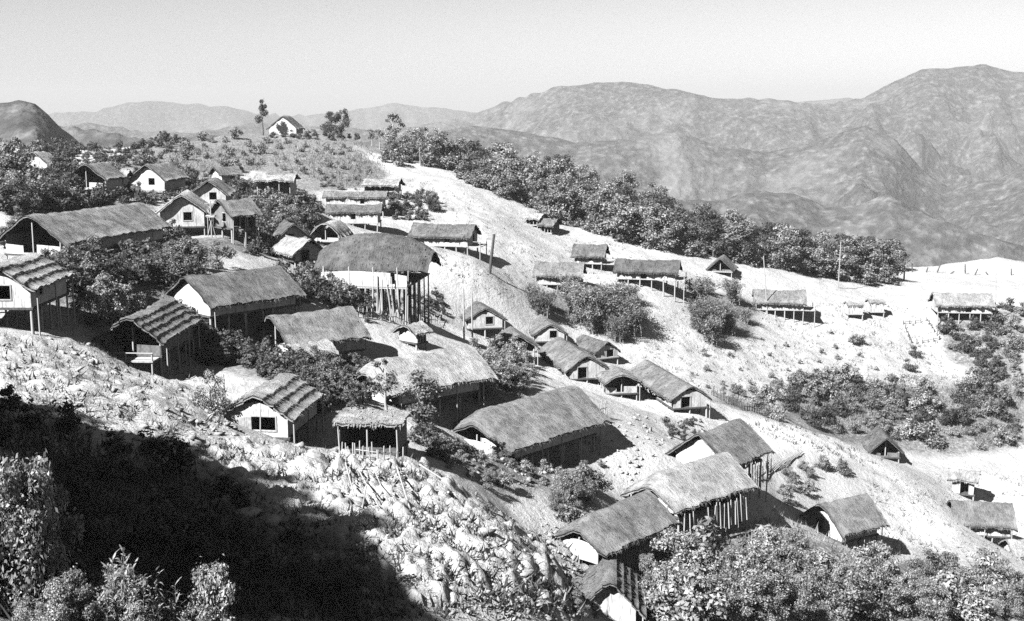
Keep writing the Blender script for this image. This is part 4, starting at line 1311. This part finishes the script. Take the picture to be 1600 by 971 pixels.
# dry grass and stubble over the open slopes: nobody could count it
def grass_patch(name, polys, n, hr, mat, label, seed, blades=5, spread=.25):
    r_ = np.random.default_rng(seed)
    P = []
    per = [max(1, int(n * k)) for _, k in polys]
    for (poly, _), m in zip(polys, per):
        xs = [p[0] for p in poly]; ys = [p[1] for p in poly]
        x = r_.uniform(min(xs), max(xs), m * 2); y = r_.uniform(min(ys), max(ys), m * 2)
        k = inpoly(x, y, poly)
        for a, b in list(zip(x[k], y[k]))[:m]:
            q = hit(a, b)
            if q is not None and not near_house(q, .2): P.append(q)
    P = np.array(P)
    m = len(P)
    P = np.repeat(P, blades, 0); nn = len(P)
    off = r_.normal(size=(nn, 2)) * spread
    B = P.copy(); B[:, :2] += off; B[:, 2] = gz(B[:, 0], B[:, 1]) - .03
    hgt = r_.uniform(hr[0], hr[1], nn)
    lean = r_.normal(size=(nn, 2)) * .5
    a = r_.uniform(0, 6.283, nn); wd = r_.uniform(.02, .05, nn) * (hgt / hgt.mean()) * 1.3
    sd = np.stack([np.cos(a) * wd, np.sin(a) * wd, np.zeros(nn)], -1)
    tip = B + np.stack([lean[:, 0] * hgt, lean[:, 1] * hgt, hgt], -1)
    V = np.stack([B - sd, B + sd, tip], 1).reshape(-1, 3)
    me = np_mesh(name, V, np.arange(3 * nn).reshape(-1, 3))
    t = me.attributes.new('tone', 'FLOAT', 'FACE'); t.data.foreach_set('value', r_.random(nn).astype(np.float32))
    tag(link(name, me, mat), label, 'grass', kind='stuff')
BARE = [(640,280),(700,290),(880,365),(1000,395),(900,460),(760,470),(690,420),(640,330)]
CLEAR = [(1000,480),(1100,470),(1450,480),(1480,560),(1600,600),(1450,620),(1250,600),(1100,620),(1000,560)]
LEFT = [(0,520),(160,540),(300,580),(360,640),(330,690),(180,680),(100,640),(0,640)]
YARD = [(1350,740),(1600,740),(1600,870),(1420,860),(1330,830)]
grass_patch('dry_grass', [(BARE, .12), (CLEAR, .2), (YARD, .1), (LEFT, .08)], 2600, (.15, .5), STRAW, 'dry pale grass tufts over the open slopes', 5)
grass_patch('shadow_speck_weeds', [(BARE, .06), (CLEAR, .25), (LEFT, .10), ([(1180,650),(1400,715),(1350,730),(1150,670)], .13), ([(300,702),(430,690),(560,715),(650,722),(760,782),(860,852),(890,971),(560,971),(520,850),(430,830),(340,760)], .6)], 1500, (.15, .55), LEAF_DARK, 'low weeds, dark to stand in for shadow specks on the slopes', 6)  # dark leaf colour imitates the small shadow specks on the slopes
grass_patch('rough_grass', [([(420,220),(560,216),(610,270),(560,300),(430,262)], .2), ([(205,245),(420,220),(420,262),(300,300)], .2), ([(1110,622),(1280,590),(1600,590),(1600,700),(1390,690)], .35), ([(890,860),(1200,800),(1600,880),(1600,971),(890,971)], .25)], 3000, (.3, .9), LEAF, 'rough grey undergrowth among the bushes', 8, 6, .4)
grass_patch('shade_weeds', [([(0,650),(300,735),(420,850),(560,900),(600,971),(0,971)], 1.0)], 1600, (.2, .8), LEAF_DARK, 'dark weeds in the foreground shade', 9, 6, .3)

# ------------------------------------------------------------------ rubble, clods, lying poles
def rock_protos():
    res = []
    for s in range(8):
        r_ = np.random.default_rng(300 + s)
        bm = bmesh.new()
        for k in range(9 + s):
            d = r_.normal(size=3); d /= np.linalg.norm(d)
            bm.verts.new(d * r_.uniform(.7, 1.15))
        h_ = bmesh.ops.convex_hull(bm, input=bm.verts[:])
        dead = [v for v in bm.verts if not v.link_faces]
        bmesh.ops.delete(bm, geom=dead, context='VERTS')
        bmesh.ops.triangulate(bm, faces=bm.faces[:])
        bmesh.ops.recalc_face_normals(bm, faces=bm.faces[:])
        bm.verts.index_update()
        res.append((np.array([v.co[:] for v in bm.verts]), np.array([[v.index for v in f.verts] for f in bm.faces])))
        bm.free()
    return res
RP = rock_protos()
def rocks(name, polys, n, sr, mat, label, seed, stretch=(1, 1), sink=.3, along=None):
    r_ = np.random.default_rng(seed)
    V = []; Fc = []; nv = 0
    for poly, share in polys:
        xs = [p[0] for p in poly]; ys = [p[1] for p in poly]
        m = int(n * share); done = 0
        while done < m:
            x, y = r_.uniform(min(xs), max(xs)), r_.uniform(min(ys), max(ys))
            if not inpoly(np.array([x]), np.array([y]), poly)[0]: continue
            done += 1
            q = hit(x, y)
            if q is None or near_house(q, .3): continue
            v, f = RP[r_.integers(0, 8)]
            s = sr[0] + (sr[1] - sr[0]) * r_.random() ** 3.2
            sc = np.array([s * r_.uniform(*stretch), s * r_.uniform(.6, 1.0), s * r_.uniform(.45, .9)])
            a = (along + .5 * r_.normal()) if along is not None else r_.random() * 6.283
            ca, sa = math.cos(a), math.sin(a)
            vv = v * sc
            tl = r_.normal() * .35
            vv = np.stack([vv[:, 0] * ca - vv[:, 1] * sa, vv[:, 0] * sa + vv[:, 1] * ca, vv[:, 2] + vv[:, 0] * tl], -1)
            V.append(vv + np.array([q[0], q[1], q[2] + s * (.5 - sink)])); Fc.append(f + nv); nv += len(v)
    me = np_mesh(name, np.concatenate(V), np.concatenate(Fc))
    tag(link(name, me, mat), label, 'rubble', kind='stuff')
SPURP = [(300,702),(430,690),(560,715),(650,722),(760,782),(860,852),(890,971),(560,971),(520,850),(430,830),(340,760)]
rocks('rubble', [(SPURP, 1.0)], 2600, (.04, .22), ROCK, 'pale broken clods and stones covering the foreground spur', 21, (.7, 1.6), .45)
rocks('clods', [(LEFT, .8), ([(330,640),(420,700),(300,700)], .2)], 260, (.08, .34), ROCK, 'pale clods on the dry slope at the left', 22, (1.0, 2.2), .3, -.5)
rocks('stones', [([(840,800),(900,860),(900,971),(870,940)], .3), ([(900,700),(1000,640),(1060,680),(980,760)], .3), ([(700,700),(900,700),(870,765),(760,765)], .4)], 420, (.08, .35), ROCK, 'loose stones beside the paths', 23)

rocks('clods', [(SPURP, .8), (LEFT, .2)], 70, (.22, .5), ROCK, 'larger broken clods scattered through the rubble', 29, (.7, 1.5), .5)
# single boulders that stand out on the spur
for px, py, s in [(385,812,.62),(425,822,.5),(585,705,.4),(470,700,.45),(640,760,.4),(560,790,.5),(700,870,.5),(820,900,.5),(760,840,.42),(300,690,.4),(215,690,.45)]:
    q = hit(px, py)
    if q is None: continue
    v, f = RP[random.randrange(3)]
    me = np_mesh('boulder', v * np.array([s * 1.3, s, s * .75]), f)
    o = link('boulder', me, ROCK)
    o.location = (q[0], q[1], q[2] + s * .3)
    o.rotation_euler = (random.uniform(-.3, .3), random.uniform(-.3, .3), random.random() * 6)
    tag(o, 'pale boulder lying among the rubble of the foreground spur', 'boulder', 'boulders on the spur')

for (a, b, r_) in [((560,745),(592,800),.035),((585,745),(606,790),.03),((575,755),(566,805),.035),((540,735),(556,790),.04),((700,780),(790,815),.07),((730,800),(800,850),.06),((655,735),(700,760),.06),((620,740),(640,800),.05)]:
    p = hit(*a); q = hit(*b)
    if p is None or q is None: continue
    o = pole('lying_pole', (p[0], p[1], p[2] + .35), (q[0], q[1], q[2] + .2), r_, POST)
    tag(o, 'loose pole lying on the rubble of the foreground spur', 'pole', 'poles lying on the spur')
for k in range(7):
    p = hit(1182 + k * 7, 752 - k * 3); q = hit(1212 + k * 7, 728 - k * 3)
    o = pole('stacked_pole', (p[0], p[1], p[2] + .2), (q[0], q[1], q[2] + .25), .06, POST)
    tag(o, 'pale pole laid side by side on the bank right of the arched black house', 'pole', 'poles laid on the bank')

# ------------------------------------------------------------------ standing poles, dead trunks, fences
def standing(px, py, top_px, top_py, rad, mat, name, label, cat, group=None, d=None):
    q = hit(px, py) if d is None else at(px, py, d)
    if d is not None: q = np.array([q[0], q[1], gz1(q[0], q[1])])
    t = ray(top_px, top_py) * q[1]
    o = pole(name, (q[0], q[1], q[2] - .3), (t[0], t[1], t[2]), rad, mat)
    return tag(o, label, cat, group)
fp = empty('flag_pole', hit(331, 372), 0, 'pale tall pole with a small platform and stays, right of the white gable house', 'pole')
pole('mast', (0, 0, -.3), (0, 0, 4.4), .09, POST, fp)
pole('stay', (-.5, -.3, -.2), (0, 0, 2.0), .05, POST, fp)
pole('stay', (.5, .2, -.2), (0, 0, 2.2), .05, POST, fp)
pole('crossbar', (-.7, 0, 4.1), (.7, 0, 4.15), .05, POST, fp)
box_mesh('platform', -.55, .55, -.4, .4, 2.5, 2.68, WALL, fp, .05)
standing(725, 502, 724, 452, .11, POST, 'tall_pole', 'tall pale pole before the small gable house, left of the pair', 'pole', d=150)
standing(738, 503, 737, 455, .10, POST, 'tall_pole', 'tall pale pole before the small gable house, right of the pair', 'pole', d=150)
standing(1200, 472, 1193, 400, .09, POST, 'tall_pole', 'tall pale pole leaning over the long house above the clearing', 'pole', d=205)
standing(1310, 442, 1314, 378, .10, PALEBARK, 'dead_trunk', 'tall bleached dead trunk at the right end of the wood', 'dead tree', d=224)
standing(1412, 448, 1414, 402, .16, TIMBER, 'dead_trunk', 'dark bare trunk where the wood ends at the far clearing', 'dead tree', d=240)
standing(765, 404, 772, 366, .22, TIMBER, 'charred_stump', 'dark leaning stump standing on the bare slope', 'stump', d=172)
for k, (x, y0, y1, lean) in enumerate([(1425,438,412,0),(1446,436,418,4),(1463,434,412,7),(1482,436,424,9),(1508,438,413,0),(1522,436,420,6),(1545,438,425,-5),(1580,440,420,0)]):
    standing(x, y0, x + lean, y1, .14, BARK, 'tree_stump', 'dead tree stump dotting the far clearing at the right', 'stump', 'stumps on the far clearing', d=262)
standing(1558, 470, 1556, 420, .09, POST, 'tall_pole', 'thin pole by the long house at the right edge', 'pole', d=211)
standing(352, 622, 349, 585, .05, POST, 'thin_pole', 'thin leaning pole left of the white banded roof house', 'pole', d=80)
standing(408, 712, 407, 640, .05, POST, 'thin_pole', 'thin pole planted before the black window of the white house', 'pole', d=77.5)

def fence(pts, gap, hgt, rad, mat, label, rails=1, dens=1.0):
    P = [hit(*p) for p in pts]
    o = empty('fence', tuple(P[0]), 0, label, 'fence')
    b = P[0]
    for a, c in zip(P[:-1], P[1:]):
        ln = math.hypot(c[0] - a[0], c[1] - a[1]); m = max(2, min(40, int(ln / gap)))
        pr = None
        for k in range(m + 1):
            t = k / m
            x, y = a[0] + (c[0] - a[0]) * t, a[1] + (c[1] - a[1]) * t
            z = gz1(x, y)
            hh = hgt * random.uniform(.75, 1.2)
            pole('stake', (x - b[0], y - b[1], z - .2 - b[2]), (x - b[0] + random.uniform(-.1, .1), y - b[1], z + hh - b[2]), rad, mat, o)
            if rails and pr is not None and k % 3 == 0:
                pole('rail', (pr[0] - b[0], pr[1] - b[1], pr[2] + hgt * .6 - b[2]), (x - b[0], y - b[1], z + hgt * .6 - b[2]), rad * .7, mat, o)
            if k % 3 == 0: pr = (x, y, z)
    return o
fence([(1412,508),(1448,503),(1468,532),(1424,537),(1412,508)], 1.0, .7, .07, TIMBER, 'small square fenced plot on the white clearing beside dark bushes')
fence([(1112,618),(1160,642),(1190,648)], .5, .9, .06, TIMBER, 'dark picket fence along the street, below the last house of the row')
fence([(908,668),(948,652)], .45, 1.5, .06, POST, 'pale uneven picket fence at the shaded right end of the broad hooded house')
fence([(556,716),(590,720),(630,722)], .35, .8, .05, POST, 'low pale picket fence along the front of the black shed')
fence([(1100,702),(1150,690)], .4, .8, .05, POST, 'pale picket fence below the arched black house')
fence([(545,500),(610,505),(690,498)], .6, 1.0, .06, POST, 'pale stake fence along the foot of the great hall')
fence([(1030,455),(1090,452),(1150,445)], 1.4, .6, .06, TIMBER, 'thin dark fence line below the ridge line houses')

# ------------------------------------------------------------------ air: pale haze over the valley, one closed box round everything
top = float(max(mz.max(), gzv.max(), 14.0)) + 12.0
bot = float(min(mz.min(), gzv.min())) - 1.0
M = bpy.data.materials.new('haze')
M.use_nodes = True
t_ = M.node_tree
t_.nodes.clear()
pv = t_.nodes.new('ShaderNodeVolumePrincipled')
pv.inputs['Color'].default_value = g(.78)
pv.inputs['Density'].default_value = 1.35e-4
pv.inputs['Anisotropy'].default_value = 0.0
mo = t_.nodes.new('ShaderNodeOutputMaterial')
t_.links.new(pv.outputs[0], mo.inputs['Volume'])
hz = box_mesh('haze', -14000, 14000, -300, 14500, bot, top, M, None)
tag(hz, kind='stuff')
tag(hz, 'pale haze filling the valley and thinning the far ranges', 'haze')
